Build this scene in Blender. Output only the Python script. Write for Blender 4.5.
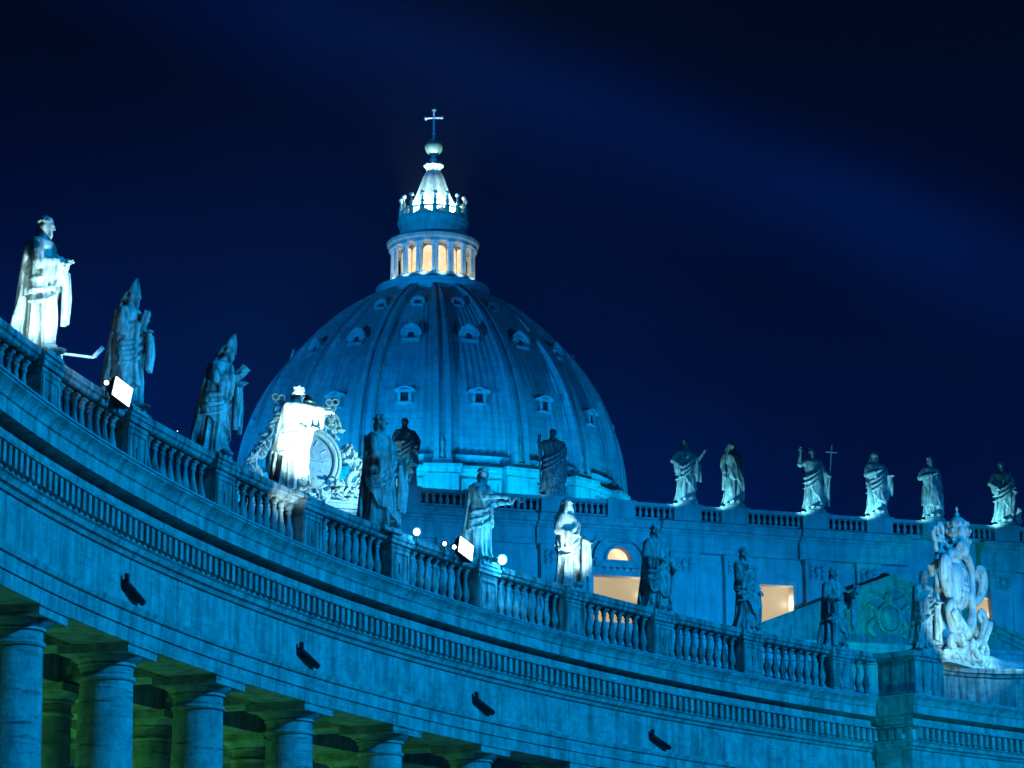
import bpy, math, random
import numpy as np
from mathutils import Vector, Matrix

for o in list(bpy.data.objects):
    bpy.data.objects.remove(o)
SC = bpy.context.scene
COL = SC.collection
R = math.radians
PI = math.pi

# ------------------------------------------------------------------ camera
cam_d = bpy.data.cameras.new('camera')
cam_d.sensor_fit = 'HORIZONTAL'
cam_d.sensor_width = 36.0
cam_d.lens = 36.0 * 2800.0 / 1024.0
cam_d.clip_start = 0.5
cam_d.clip_end = 5000
cam = bpy.data.objects.new('camera', cam_d)
cam.location = (0, 0, 1.6)
cam.rotation_euler = (R(90 + 14), 0, 0)
COL.objects.link(cam)
SC.camera = cam

# ------------------------------------------------------------------ world: clear night sky over a lit city
world = bpy.data.worlds.new('World')
SC.world = world
world.use_nodes = True
wt = world.node_tree
wt.nodes.clear()


def wn(t, **kw):
    n = wt.nodes.new(t)
    for k, v in kw.items():
        setattr(n, k, v)
    return n


def wdot(vec, src):
    d = wn('ShaderNodeVectorMath', operation='DOT_PRODUCT')
    d.inputs[1].default_value = vec
    wt.links.new(src, d.inputs[0])
    return d.outputs['Value']


def wrange(src, a, b, c=0.0, d=1.0, smooth=True):
    m = wn('ShaderNodeMapRange')
    m.interpolation_type = 'SMOOTHSTEP' if smooth else 'LINEAR'
    m.inputs['From Min'].default_value = a
    m.inputs['From Max'].default_value = b
    m.inputs['To Min'].default_value = c
    m.inputs['To Max'].default_value = d
    wt.links.new(src, m.inputs['Value'])
    return m.outputs['Result']


def wmath(op, a, b):
    m = wn('ShaderNodeMath', operation=op)
    for i, s in enumerate((a, b)):
        if isinstance(s, (int, float)):
            m.inputs[i].default_value = s
        else:
            wt.links.new(s, m.inputs[i])
    return m.outputs[0]


tc = wn('ShaderNodeTexCoord')
gen = tc.outputs['Generated']
# bearing across the square (x) and height (z) of the sky direction
hx = wdot((1, 0, 0), gen)
hz = wdot((0, 0, 1), gen)
# glow of the city low over the horizon, strongest to the left
low = wrange(hz, 0.40, 0.13)
left = wrange(hx, 0.22, -0.16)
# faint searchlight sheets and thin cloud that cross the sky
BEAMN, BW0, BW1 = (-0.3398, 0.3245, -0.8828), -0.030, 0.042
u1 = wdot(BEAMN, gen)
band1 = wmath('MULTIPLY', wrange(u1, BW0, 0.0), wrange(u1, BW1, 0.0))
noi = wn('ShaderNodeTexNoise')
noi.inputs['Scale'].default_value = 5.0
noi.inputs['Detail'].default_value = 4
wt.links.new(gen, noi.inputs['Vector'])
nz = wrange(noi.outputs['Fac'], 0.3, 0.72, 0.7, 1.25)
lum = wmath('MULTIPLY', low, wmath('ADD', wmath('MULTIPLY', left, 0.36), 0.42))
lum = wmath('ADD', lum, wmath('MULTIPLY', band1, 0.36))
lum = wmath('MULTIPLY', lum, nz)
ramp = wn('ShaderNodeValToRGB')
cr = ramp.color_ramp
cr.elements[0].position = 0.0
cr.elements[0].color = (0.0002, 0.0006, 0.0045, 1)
cr.elements[1].position = 1.0
cr.elements[1].color = (0.0003, 0.016, 0.135, 1)
e = cr.elements.new(0.35)
e.color = (0.0002, 0.0032, 0.035, 1)
wt.links.new(lum, ramp.inputs['Fac'])
bg = wn('ShaderNodeBackground')
bg.inputs['Strength'].default_value = 1.0
wt.links.new(ramp.outputs['Color'], bg.inputs['Color'])
wo = wn('ShaderNodeOutputWorld')
wt.links.new(bg.outputs['Background'], wo.inputs['Surface'])

# ------------------------------------------------------------------ exposure
SC.view_settings.view_transform = 'Standard'
SC.view_settings.look = 'None'
SC.view_settings.exposure = 0.0
SC.view_settings.gamma = 1.0
SC.view_settings.use_curve_mapping = False
SC.cycles.max_bounces = 4
SC.cycles.use_denoising = True

# ------------------------------------------------------------------ geometry of the place (metres; the square is at z = 0)
CC = np.array([80.37, 46.10])          # centre of the colonnade's arc
PSI = R(18.0)                          # bearing of the facade
F0 = np.array([246 * math.sin(R(7.5)), 246 * math.cos(R(7.5))])
FE = np.array([math.cos(PSI), math.sin(PSI)])
FN = np.array([-FE[1], FE[0]])
DC = np.array([-10.8, 367.0])          # dome axis
A0, DA = 168.72, -3.606                # bearing of the first pier seen from CC, step


def ang(k):
    return A0 + DA * k


def arc(a, r):
    return np.array([CC[0] + r * math.cos(R(a)), CC[1] + r * math.sin(R(a))])


def fac(s, t, z):
    p = F0 + FE * s + FN * t
    return (p[0], p[1], z)


# ------------------------------------------------------------------ the floodlights and added fills of the square, facade and dome
def light(name, kind, loc, energy, color, target=None, size=None, blend=0.6, radius=0.3):
    d = bpy.data.lights.new(name, kind)
    d.energy = energy
    d.color = color
    if kind in ('SPOT', 'POINT'):
        d.shadow_soft_size = radius
    if kind == 'SPOT':
        d.spot_size = R(size or 60)
        d.spot_blend = blend
    o = bpy.data.objects.new(name, d)
    o.location = loc
    if target is not None:
        v = Vector(target) - Vector(loc)
        o.rotation_euler = v.to_track_quat('-Z', 'Y').to_euler()
    COL.objects.link(o)
    return o


BLUE = (0.0, 0.285, 1.0)
CYAN = (0.0, 0.62, 1.0)
ICE = (0.42, 0.86, 1.0)
WARM = (1.0, 0.72, 0.36)
GREEN = (0.12, 1.0, 0.14)

# mast lights in the middle of the square
light('square_mast_light', 'SPOT', (72, 44, 54), 600000, (0.0, 0.345, 1.0), (-4, 88, 14), 62, 0.5, 1.5)
# floods before the facade, raised unseen off the ground to lessen its shadows
for s, e_, t in ((-52, 250000, -60), (-24, 270000, -62), (2, 215000, -64), (30, 210000, -62)):
    light('unseen_facade_flood_light', 'SPOT', fac(s, t, 30), e_, (0.0, 0.30, 1.0), fac(s - 1, 0, 38), 37, 0.9, 1.0)
light('pediment_flood_light', 'SPOT', fac(-13, -9, 32), 5200, (0.0, 1.0, 0.42), fac(1.0, -1, 41.0), 44, 0.7, 0.5)
# unseen long range fills, added to light the upper dome and lantern
light('dome_long_fill_light', 'SPOT', (-120, 170, 32), 1600000, (0.0, 0.29, 1.0), (-12, 365, 98), 19, 0.6, 1.5)
light('dome_long_fill_light', 'SPOT', (95, 190, 32), 480000, (0.0, 0.29, 1.0), (-12, 365, 98), 20, 0.6, 1.5)
light('lantern_long_fill_light', 'SPOT', (-60, 180, 32), 900000, (0.0, 0.36, 1.0), (-10.8, 367, 113), 5.5, 0.6, 1.0)
light('corner_fill_light', 'SPOT', (3, 78, 4), 26000, (0.0, 0.44, 0.80), (15.6, 109.5, 15.5), 15, 0.9, 0.6)  # unseen fill, added to brighten the dark return of the corner block
# floods on the roofs round the dome
for a in (-175, -145, -118, -92, -66, -38, -8):
    rr = 46
    lx, ly = DC[0] + rr * math.cos(R(a)), DC[1] + rr * math.sin(R(a))
    light('dome_flood_light', 'SPOT', (lx, ly, 54), 56000, (0.0, 0.37, 1.0),
          (DC[0] + 20 * math.cos(R(a)), DC[1] + 20 * math.sin(R(a)), 82), 88, 0.9, 1.0)
    rr = 35
    lx, ly = DC[0] + rr * math.cos(R(a)), DC[1] + rr * math.sin(R(a))
    light('drum_flood_light', 'SPOT', (lx, ly, 68), 6000, (0.0, 0.68, 1.0),
          (DC[0] + 25 * math.cos(R(a)), DC[1] + 25 * math.sin(R(a)), 75), 58, 0.9, 0.6)

# ------------------------------------------------------------------ materials
MATS = {}


def stone(name, c1, c2, dark, scale=1.0, bump=0.25, rough=0.85, courses=0.0, streak=0.5, joints=None):
    m = bpy.data.materials.new(name)
    m.use_nodes = True
    nt = m.node_tree
    b = nt.nodes['Principled BSDF']
    b.inputs['Roughness'].default_value = rough
    b.inputs['Specular IOR Level'].default_value = 0.25
    geo = nt.nodes.new('ShaderNodeNewGeometry')
    pos = geo.outputs['Position']
    n1 = nt.nodes.new('ShaderNodeTexNoise')
    n1.inputs['Scale'].default_value = 1.5 * scale
    n1.inputs['Detail'].default_value = 8
    n1.inputs['Roughness'].default_value = 0.78
    nt.links.new(pos, n1.inputs['Vector'])
    r1 = nt.nodes.new('ShaderNodeValToRGB')
    r1.color_ramp.elements[0].position = 0.38
    r1.color_ramp.elements[0].color = (*c2, 1)
    r1.color_ramp.elements[1].position = 0.62
    r1.color_ramp.elements[1].color = (*c1, 1)
    nt.links.new(n1.outputs['Fac'], r1.inputs['Fac'])
    # rain streaks: noise stretched along z
    mp = nt.nodes.new('ShaderNodeMapping')
    mp.inputs['Scale'].default_value = (3.2 * scale, 3.2 * scale, 0.35 * scale)
    nt.links.new(pos, mp.inputs['Vector'])
    n2 = nt.nodes.new('ShaderNodeTexNoise')
    n2.inputs['Scale'].default_value = 1.0
    n2.inputs['Detail'].default_value = 6
    nt.links.new(mp.outputs['Vector'], n2.inputs['Vector'])
    r2 = nt.nodes.new('ShaderNodeMapRange')
    r2.inputs['From Min'].default_value = 0.45
    r2.inputs['From Max'].default_value = 0.66
    r2.inputs['To Max'].default_value = streak
    nt.links.new(n2.outputs['Fac'], r2.inputs['Value'])
    mx = nt.nodes.new('ShaderNodeMixRGB')
    mx.inputs['Color2'].default_value = (*dark, 1)
    nt.links.new(r2.outputs['Result'], mx.inputs['Fac'])
    nt.links.new(r1.outputs['Color'], mx.inputs['Color1'])
    out = mx.outputs['Color']
    # travertine bedding: thin horizontal darker veins
    mp3 = nt.nodes.new('ShaderNodeMapping')
    mp3.inputs['Scale'].default_value = (0.7 * scale, 0.7 * scale, 7.0 * scale)
    nt.links.new(pos, mp3.inputs['Vector'])
    n3 = nt.nodes.new('ShaderNodeTexNoise')
    n3.inputs['Scale'].default_value = 1.0
    n3.inputs['Detail'].default_value = 7
    n3.inputs['Roughness'].default_value = 0.7
    nt.links.new(mp3.outputs['Vector'], n3.inputs['Vector'])
    r3 = nt.nodes.new('ShaderNodeMapRange')
    r3.inputs['From Min'].default_value = 0.54
    r3.inputs['From Max'].default_value = 0.70
    r3.inputs['To Max'].default_value = courses
    nt.links.new(n3.outputs['Fac'], r3.inputs['Value'])
    mx3 = nt.nodes.new('ShaderNodeMixRGB')
    mx3.inputs['Color2'].default_value = (*dark, 1)
    nt.links.new(r3.outputs['Result'], mx3.inputs['Fac'])
    nt.links.new(out, mx3.inputs['Color1'])
    out = mx3.outputs['Color']
    if joints:
        # fine mortar joints between the blocks round the curve
        sp = nt.nodes.new('ShaderNodeSeparateXYZ')
        nt.links.new(pos, sp.inputs[0])

        def mth(op, a, b_=None):
            m_ = nt.nodes.new('ShaderNodeMath')
            m_.operation = op
            for i_, q_ in enumerate((a, b_)):
                if q_ is None:
                    continue
                if isinstance(q_, (int, float)):
                    m_.inputs[i_].default_value = q_
                else:
                    nt.links.new(q_, m_.inputs[i_])
            return m_.outputs[0]
        if joints == 'arc':
            an = mth('ARCTAN2', mth('SUBTRACT', sp.outputs[1], 46.10), mth('SUBTRACT', sp.outputs[0], 80.37))
            fr = mth('FRACT', mth('ADD', mth('MULTIPLY', an, 31.8), mth('MULTIPLY', mth('FLOOR', mth('MULTIPLY', sp.outputs[2], 1.0)), 0.5)))
            hit = mth('LESS_THAN', fr, 0.012)
        else:
            hit = mth('LESS_THAN', mth('FRACT', mth('MULTIPLY', sp.outputs[2], 1.0 / 1.1)), 0.13)
        mj = nt.nodes.new('ShaderNodeMixRGB')
        mj.inputs['Color2'].default_value = (*dark, 1)
        nt.links.new(mth('MULTIPLY', hit, 0.75 if joints == 'arc' else 0.4), mj.inputs['Fac'])
        nt.links.new(out, mj.inputs['Color1'])
        out = mj.outputs['Color']
    nt.links.new(out, b.inputs['Base Color'])
    n4 = nt.nodes.new('ShaderNodeTexNoise')
    n4.inputs['Scale'].default_value = 9 * scale
    n4.inputs['Detail'].default_value = 6
    nt.links.new(pos, n4.inputs['Vector'])
    ad = nt.nodes.new('ShaderNodeMath')
    ad.operation = 'ADD'
    nt.links.new(n4.outputs['Fac'], ad.inputs[0])
    nt.links.new(n3.outputs['Fac'], ad.inputs[1])
    bp = nt.nodes.new('ShaderNodeBump')
    bp.inputs['Strength'].default_value = bump
    bp.inputs['Distance'].default_value = 0.08 / scale
    nt.links.new(ad.outputs[0], bp.inputs['Height'])
    nt.links.new(bp.outputs['Normal'], b.inputs['Normal'])
    MATS[name] = m
    return m


def plain(name, col, rough=0.5, metal=0.0):
    m = bpy.data.materials.new(name)
    m.use_nodes = True
    nt = m.node_tree
    b = nt.nodes['Principled BSDF']
    b.inputs['Roughness'].default_value = rough
    b.inputs['Metallic'].default_value = metal
    n = nt.nodes.new('ShaderNodeTexNoise')
    n.inputs['Scale'].default_value = 6
    n.inputs['Detail'].default_value = 4
    geo = nt.nodes.new('ShaderNodeNewGeometry')
    nt.links.new(geo.outputs['Position'], n.inputs['Vector'])
    r = nt.nodes.new('ShaderNodeValToRGB')
    r.color_ramp.elements[0].position = 0.3
    r.color_ramp.elements[0].color = (*[c * 0.75 for c in col], 1)
    r.color_ramp.elements[1].position = 0.7
    r.color_ramp.elements[1].color = (*[min(1, c * 1.15) for c in col], 1)
    nt.links.new(n.outputs['Fac'], r.inputs['Fac'])
    nt.links.new(r.outputs['Color'], b.inputs['Base Color'])
    MATS[name] = m
    return m


def emit(name, c1, c2, strength, scale=0.8):
    """a lit pane or lamp glass: uneven warm or white glow"""
    m = bpy.data.materials.new(name)
    m.use_nodes = True
    nt = m.node_tree
    b = nt.nodes['Principled BSDF']
    b.inputs['Base Color'].default_value = (0.02, 0.02, 0.02, 1)
    b.inputs['Roughness'].default_value = 1.0
    b.inputs['Specular IOR Level'].default_value = 0.0
    n = nt.nodes.new('ShaderNodeTexNoise')
    n.inputs['Scale'].default_value = scale
    n.inputs['Detail'].default_value = 3
    geo = nt.nodes.new('ShaderNodeNewGeometry')
    nt.links.new(geo.outputs['Position'], n.inputs['Vector'])
    r = nt.nodes.new('ShaderNodeValToRGB')
    r.color_ramp.elements[0].position = 0.35
    r.color_ramp.elements[0].color = (*c2, 1)
    r.color_ramp.elements[1].position = 0.65
    r.color_ramp.elements[1].color = (*c1, 1)
    nt.links.new(n.outputs['Fac'], r.inputs['Fac'])
    nt.links.new(r.outputs['Color'], b.inputs['Emission Color'])
    b.inputs['Emission Strength'].default_value = strength
    MATS[name] = m
    return m


TRAV = stone('travertine', (0.50, 0.46, 0.40), (0.27, 0.25, 0.215), (0.09, 0.085, 0.07), 1.0, 0.5, courses=0.5, streak=0.5, joints='arc')
TRAVC = stone('travertine_column', (0.48, 0.45, 0.39), (0.26, 0.24, 0.205), (0.045, 0.042, 0.036), 1.1, 0.3, courses=1.0, streak=0.3)
WEATH = stone('weathered_travertine', (0.40, 0.38, 0.34), (0.17, 0.16, 0.145), (0.05, 0.047, 0.042), 1.3, 0.5, courses=0.2, streak=0.85)
STAT = stone('statue_stone', (0.48, 0.46, 0.42), (0.22, 0.21, 0.19), (0.05, 0.047, 0.042), 2.4, 0.5, courses=0.1, streak=0.85)
MARB = stone('pale_marble', (0.62, 0.60, 0.56), (0.46, 0.44, 0.40), (0.14, 0.13, 0.12), 2.0, 0.2, courses=0.1, streak=0.6)
FACM = stone('facade_stone', (0.46, 0.43, 0.38), (0.34, 0.32, 0.28), (0.16, 0.15, 0.13), 0.5, 0.2, courses=0.25, streak=0.5)
LEADM = stone('dome_lead', (0.36, 0.37, 0.38), (0.26, 0.27, 0.28), (0.15, 0.155, 0.16), 0.35, 0.15, rough=0.6, courses=0.1, streak=0.45, joints='course')
ROOFM = stone('roof_lead', (0.07, 0.07, 0.072), (0.045, 0.045, 0.047), (0.02, 0.02, 0.02), 0.5, 0.2, courses=0.2, streak=0.3)
GREENLIT = stone('green_lit_pediment_stone', (0.28, 0.36, 0.27), (0.17, 0.23, 0.16), (0.05, 0.07, 0.04), 0.8, 0.3, courses=0.2, streak=0.5)  # green, dimmer light on the pediment painted into its stone colour
PAVE = stone('cobble_paving', (0.10, 0.095, 0.09), (0.06, 0.058, 0.055), (0.03, 0.03, 0.03), 1.2, 0.5, courses=0.0, streak=0.0)
BLACK = plain('black_metal', (0.012, 0.012, 0.014), 0.5, 0.3)
WHITEM = plain('white_paint', (0.75, 0.75, 0.75), 0.4)
BRONZE = plain('bronze', (0.20, 0.26, 0.22), 0.4, 0.5)
GILT = plain('gilt_iron', (0.45, 0.45, 0.5), 0.45, 0.2)
DARKV = plain('dark_opening', (0.01, 0.011, 0.013), 0.8)
DIAL = stone('clock_mosaic', (0.40, 0.42, 0.45), (0.24, 0.26, 0.30), (0.12, 0.13, 0.15), 2.0, 0.05, courses=0.0, streak=0.2)
PANE = emit('lit_window', (0.78, 0.60, 0.32), (0.60, 0.45, 0.23), 0.85, 0.25)
LPANE = emit('lit_lantern_window', (1.0, 0.80, 0.50), (0.85, 0.60, 0.30), 1.25, 1.2)
LAMP = emit('lamp_glass', (0.95, 1.0, 1.0), (0.8, 0.97, 1.0), 3.5, 2)


# ------------------------------------------------------------------ mesh builder
class MB:
    def __init__(self):
        self.v = []
        self.f = []
        self.M = None

    def add(self, vs, fs):
        n = len(self.v)
        if self.M is not None:
            vs = [tuple(self.M @ Vector(p)) for p in vs]
        self.v.extend([tuple(map(float, p)) for p in vs])
        self.f.extend([tuple(i + n for i in f) for f in fs])

    def box(self, c, s, rz=0.0):
        x, y, z = (k / 2 for k in s)
        ca, sa = math.cos(rz), math.sin(rz)
        vs = []
        for dz in (-z, z):
            for dx, dy in ((-x, -y), (x, -y), (x, y), (-x, y)):
                vs.append((c[0] + dx * ca - dy * sa, c[1] + dx * sa + dy * ca, c[2] + dz))
        self.add(vs, [(3, 2, 1, 0), (4, 5, 6, 7), (0, 1, 5, 4), (1, 2, 6, 5), (2, 3, 7, 6), (3, 0, 4, 7)])

    def loft(self, rings, cap=True, close=True):
        n = len(rings[0])
        vs = [p for r in rings for p in r]
        fs = []
        for i in range(len(rings) - 1):
            for j in range(n if close else n - 1):
                a, b = i * n + j, i * n + (j + 1) % n
                fs.append((a, b, b + n, a + n))
        if cap:
            fs.append(tuple(reversed(range(n))))
            fs.append(tuple(range((len(rings) - 1) * n, len(rings) * n)))
        self.add(vs, fs)

    def lathe(self, prof, c=(0, 0, 0), n=24, cap=True):
        rings = []
        for r, z in prof:
            r = max(r, 1e-4)
            rings.append([(c[0] + r * math.cos(2 * PI * j / n), c[1] + r * math.sin(2 * PI * j / n), c[2] + z) for j in range(n)])
        self.loft(rings, cap)

    def ell(self, c, s, n=16, m=10, rot=None):
        rings = []
        for i in range(m + 1):
            t = PI * i / m
            rr, zz = max(math.sin(t), 1e-3), -math.cos(t)
            ring = []
            for j in range(n):
                p = Vector((s[0] * rr * math.cos(2 * PI * j / n), s[1] * rr * math.sin(2 * PI * j / n), s[2] * zz))
                if rot is not None:
                    p = rot @ p
                ring.append((c[0] + p.x, c[1] + p.y, c[2] + p.z))
            rings.append(ring)
        self.loft(rings)

    def tube(self, pts, rad, n=8):
        pts = [Vector(p) for p in pts]
        if isinstance(rad, (int, float)):
            rad = [rad] * len(pts)
        rings = []
        up = None
        for i, p in enumerate(pts):
            a = pts[max(i - 1, 0)]
            b = pts[min(i + 1, len(pts) - 1)]
            t = (b - a).normalized()
            if up is None:
                up = Vector((0, 0, 1)) if abs(t.z) < 0.9 else Vector((1, 0, 0))
            x = t.cross(up).normalized()
            up = x.cross(t).normalized()
            rings.append([tuple(p + (x * math.cos(2 * PI * j / n) + up * math.sin(2 * PI * j / n)) * rad[i]) for j in range(n)])
        self.loft(rings)

    def prism(self, poly, fr, d0, d1):
        """poly in the plane of fr(u, v, d)"""
        self.loft([[fr(u, v, d0) for u, v in poly], [fr(u, v, d1) for u, v in poly]])

    def mesh(self, name, smooth=35):
        me = bpy.data.meshes.new(name)
        me.from_pydata(self.v, [], self.f)
        me.update()
        import bmesh
        bm = bmesh.new()
        bm.from_mesh(me)
        bmesh.ops.recalc_face_normals(bm, faces=bm.faces)
        bm.to_mesh(me)
        bm.free()
        if smooth:
            me.polygons.foreach_set('use_smooth', [True] * len(me.polygons))
            try:
                me.set_sharp_from_angle(angle=R(smooth))
            except Exception:
                pass
        return me

    def build(self, name, mat, parent=None, org=(0, 0, 0), smooth=35, loc=None):
        if any(org):
            self.v = [(a - org[0], b - org[1], c - org[2]) for a, b, c in self.v]
        me = self.mesh(name, smooth)
        me.materials.append(mat)
        o = bpy.data.objects.new(name, me)
        COL.objects.link(o)
        if parent is not None:
            o.parent = parent
        if loc is not None:
            o.location = loc
        return o


def tag(o, label, cat, group=None):
    o['label'] = label
    o['category'] = cat
    if group:
        o['group'] = group


def empty(name, loc, rz=0.0):
    o = bpy.data.objects.new(name, None)
    o.empty_display_size = 0.3
    o.location = loc
    o.rotation_euler = (0, 0, rz)
    COL.objects.link(o)
    return o


def place(me, name, parent, loc, rz=0.0, mat=None):
    o = bpy.data.objects.new(name, me)
    COL.objects.link(o)
    o.parent = parent
    o.location = loc
    o.rotation_euler = (0, 0, rz)
    return o


def sweep(mb, path, prof):
    """closed profile (d toward the square, z) swept along a plan path with mitred corners"""
    P = [np.array(p, float) for p in path]
    n = len(P)
    seg = [(P[i + 1] - P[i]) / np.linalg.norm(P[i + 1] - P[i]) for i in range(n - 1)]
    nor = [np.array([s[1], -s[0]]) for s in seg]
    rings = []
    for i in range(n):
        if i == 0:
            m = nor[0]
        elif i == n - 1:
            m = nor[-1]
        else:
            m = nor[i - 1] + nor[i]
            m = m / max(0.2, (1 + nor[i - 1] @ nor[i]))
        rings.append([(P[i][0] + m[0] * d, P[i][1] + m[1] * d, z) for d, z in prof])
    mb.loft(rings)


# ------------------------------------------------------------------ ground
g = MB()
g.add([(-1500, -1500, 0), (1500, -1500, 0), (1500, 1500, 0), (-1500, 1500, 0)], [(0, 1, 2, 3)])
ground = g.build('ground', PAVE, smooth=0)
ground['kind'] = 'structure'

# ================================================================== COLONNADE
LC = (float(arc(ang(3), 93.6)[0]), float(arc(ang(3), 93.6)[1]), 0.0)
colon = empty('colonnade', LC)
tag(colon, 'curved stone colonnade in the foreground with thick columns, dentilled entablature and balustrade', 'colonnade')
AC = 135.30          # where the corner block breaks forward
RB = 92.75           # frieze face
DB = 1.75            # depth of the break
path = [arc(a, RB) for a in np.linspace(178, AC, 120)] + [arc(AC - 0.02, RB - DB)] + \
       [arc(a, RB - DB) for a in np.linspace(AC - 0.6, 118, 40)]


def strip(name, prof, mat, pth=path):
    mb = MB()
    sweep(mb, pth, prof)
    return mb.build(name, mat, colon, LC, smooth=30)


strip('architrave', [(-1.5, 12.2), (0.02, 12.2), (0.02, 12.55), (0.07, 12.56), (0.07, 12.9), (0.13, 12.93), (0.17, 13.05), (0.17, 13.1), (-1.5, 13.1)], TRAV)
strip('frieze', [(-1.5, 13.103), (0.0, 13.103), (0.0, 14.25), (0.03, 14.28), (-1.5, 14.28)], TRAV)
strip('bed_moulding', [(-1.5, 14.283), (0.06, 14.283), (0.10, 14.38), (0.18, 14.42), (0.22, 14.55), (0.28, 14.60), (0.28, 14.66),
                       (0.20, 14.663), (0.20, 15.12), (0.42, 15.15), (0.44, 15.22), (0.28, 15.25), (0.28, 15.36), (-1.5, 15.36)], TRAV)
corn = strip('cornice', [(-1.5, 15.363), (0.28, 15.363), (0.28, 15.54), (0.34, 15.60), (0.60, 15.60), (0.60, 15.92), (0.64, 15.95), (0.66, 16.03), (0.72, 16.14),
                         (0.80, 16.22), (0.82, 16.24), (0.82, 16.33), (0.0, 16.44), (-1.5, 16.44)], TRAV)
# thin lead flashing on the cornice lip
mb = MB()
sweep(mb, path, [(0.50, 16.385), (0.845, 16.338), (0.845, 16.30), (0.85, 16.30), (0.85, 16.35), (0.50, 16.40)])
mb.build('lead_flashing', LEADM, corn, (0, 0, 0) if False else LC, smooth=30)

# dentils: one mesh, a surface pattern of the cornice
dent_a, dent_b, dent_c = MB(), MB(), MB()
P = np.array([p for p in path])
acc = 0.0
for i in range(len(P) - 1):
    a, b = P[i], P[i + 1]
    L = np.linalg.norm(b - a)
    t = (b - a) / L
    nrm = np.array([t[1], -t[0]])
    pos = (-acc) % 0.39
    while pos < L:
        c = a + t * pos + nrm * 0.30
        (dent_a if i < 119 else dent_b if i > 119 else dent_c).box((c[0], c[1], 14.895), (0.19, 0.215, 0.44), math.atan2(t[1], t[0]))
        pos += 0.39
    acc += L
for mb in (dent_a, dent_c, dent_b):
    mb.build('dentil_band', TRAV, corn, LC, smooth=0)

# columns
sh = MB()
prof = []
for i in range(15):
    t = i / 14
    rr = 0.80 - 0.13 * t ** 1.8 + 0.02 * math.sin(PI * min(1, t * 1.4))
    prof.append((rr, 0.95 + (11.35 - 0.95) * t))
prof += [(0.72, 11.37), (0.74, 11.42), (0.72, 11.47)]
sh.lathe(prof, n=40)
SHAFT = sh.mesh('shaft', 40)
SHAFT.materials.append(TRAVC)
cp = MB()
cp.lathe([(0.66, 11.472), (0.67, 11.72), (0.73, 11.735), (0.73, 11.78), (0.72, 11.80), (0.80, 11.86), (0.90, 11.93), (0.93, 11.97)], n=40)
cp.box((0, 0, 12.075), (1.9, 1.9, 0.20))
cp.box((0, 0, 12.186), (1.98, 1.98, 0.02))
CAPT = cp.mesh('capital', 35)
CAPT.materials.append(TRAVC)
bs = MB()
bs.lathe([(1.02, 0.52), (1.09, 0.60), (1.09, 0.70), (1.0, 0.78), (0.90, 0.80), (0.86, 0.86), (0.82, 0.948)], n=32)
bs.box((0, 0, 0.36), (2.2, 2.2, 0.30))
BASE = bs.mesh('base', 35)
BASE.materials.append(TRAVC)
for row, (rad, ks) in enumerate(((93.72, range(-1, 8)), (98.3, range(-1, 6)), (103.0, range(-1, 5)), (107.6, range(-1, 5)))):
    for k in ks:
        p = arc(ang(k), rad)
        c = place(SHAFT, 'column', colon, (p[0] - LC[0], p[1] - LC[1], 0), R(ang(k)))
        place(CAPT, 'capital', c, (0, 0, 0))
        place(BASE, 'base', c, (0, 0, 0))
# steps, ceiling, beams, roof
mb = MB()
arcp = [arc(a, RB) for a in np.linspace(178, 118, 90)]
sweep(mb, arcp, [(1.6, 0.004), (1.6, 0.10), (1.2, 0.10), (1.2, 0.205), (-17, 0.205), (-17, 0.004)])
mb.build('stepped_floor', TRAV, colon, LC, smooth=0)
mb = MB()
sweep(mb, arcp, [(-1.52, 13.2), (-15.6, 13.2), (-15.6, 13.5), (-1.52, 13.5)])
mb.build('ceiling', TRAV, colon, LC, smooth=0)
mb = MB()
for rad in (98.3, 103.0, 107.6):
    pth2 = [arc(a, rad - 0.72) for a in np.linspace(178, 118, 90)]
    sweep(mb, pth2, [(0, 12.2), (0.0, 13.195), (-1.44, 13.195), (-1.44, 12.2)])
mb.build('inner_architrave', TRAV, colon, LC, smooth=30)
for k in range(-2, 6):
    for r0, r1 in ((94.3, 97.55), (99.05, 102.25), (103.75, 106.85)):
        p = arc(ang(k), (r0 + r1) / 2)
        mb = MB()
        mb.box((p[0], p[1], 12.72), (r1 - r0, 1.3, 0.93), R(ang(k)))
        mb.build('cross_beam', TRAV, colon, LC, smooth=0)
mb = MB()
sweep(mb, arcp, [(-1.52, 16.3), (-15.6, 16.3), (-15.6, 16.44), (-1.52, 16.44)])
mb.build('roof', LEADM, colon, LC, smooth=0)
for k in (-0.5, 0.5, 1.5, 2.5, 3.5, 4.5):
    p = arc(ang(k), 100.6)
    light('passage_lamp_light', 'POINT', (p[0], p[1], 6.0), 300, GREEN, radius=0.25)

# balustrade
arcb = [arc(a, 93.2) for a in np.linspace(178, 134.8, 110)]
bal = MB()
sweep(bal, arcb, [(0.02, 16.42), (0.02, 16.66), (-0.04, 16.70), (-0.46, 16.70), (-0.52, 16.66), (-0.52, 16.42)])
bal_o = bal.build('balustrade', WEATH, colon, LC, smooth=30)
rl = MB()
sweep(rl, arcb, [(-0.02, 18.02), (0.03, 18.06), (0.05, 18.14), (0.10, 18.18), (0.10, 18.33), (0.06, 18.37), (-0.56, 18.37), (-0.60, 18.33), (-0.60, 18.18), (-0.55, 18.14), (-0.48, 18.02)])
rl.build('handrail', WEATH, bal_o, LC, smooth=30)
bl = MB()
bl.box((0, 0, 0.045), (0.26, 0.26, 0.09))
bl.lathe([(0.10, 0.09), (0.115, 0.13), (0.09, 0.17), (0.105, 0.24), (0.15, 0.36), (0.158, 0.44), (0.135, 0.56), (0.09, 0.74), (0.068, 0.90),
          (0.068, 1.0), (0.095, 1.04), (0.10, 1.08), (0.08, 1.11), (0.10, 1.15), (0.125, 1.20), (0.125, 1.235)], n=14)
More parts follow.
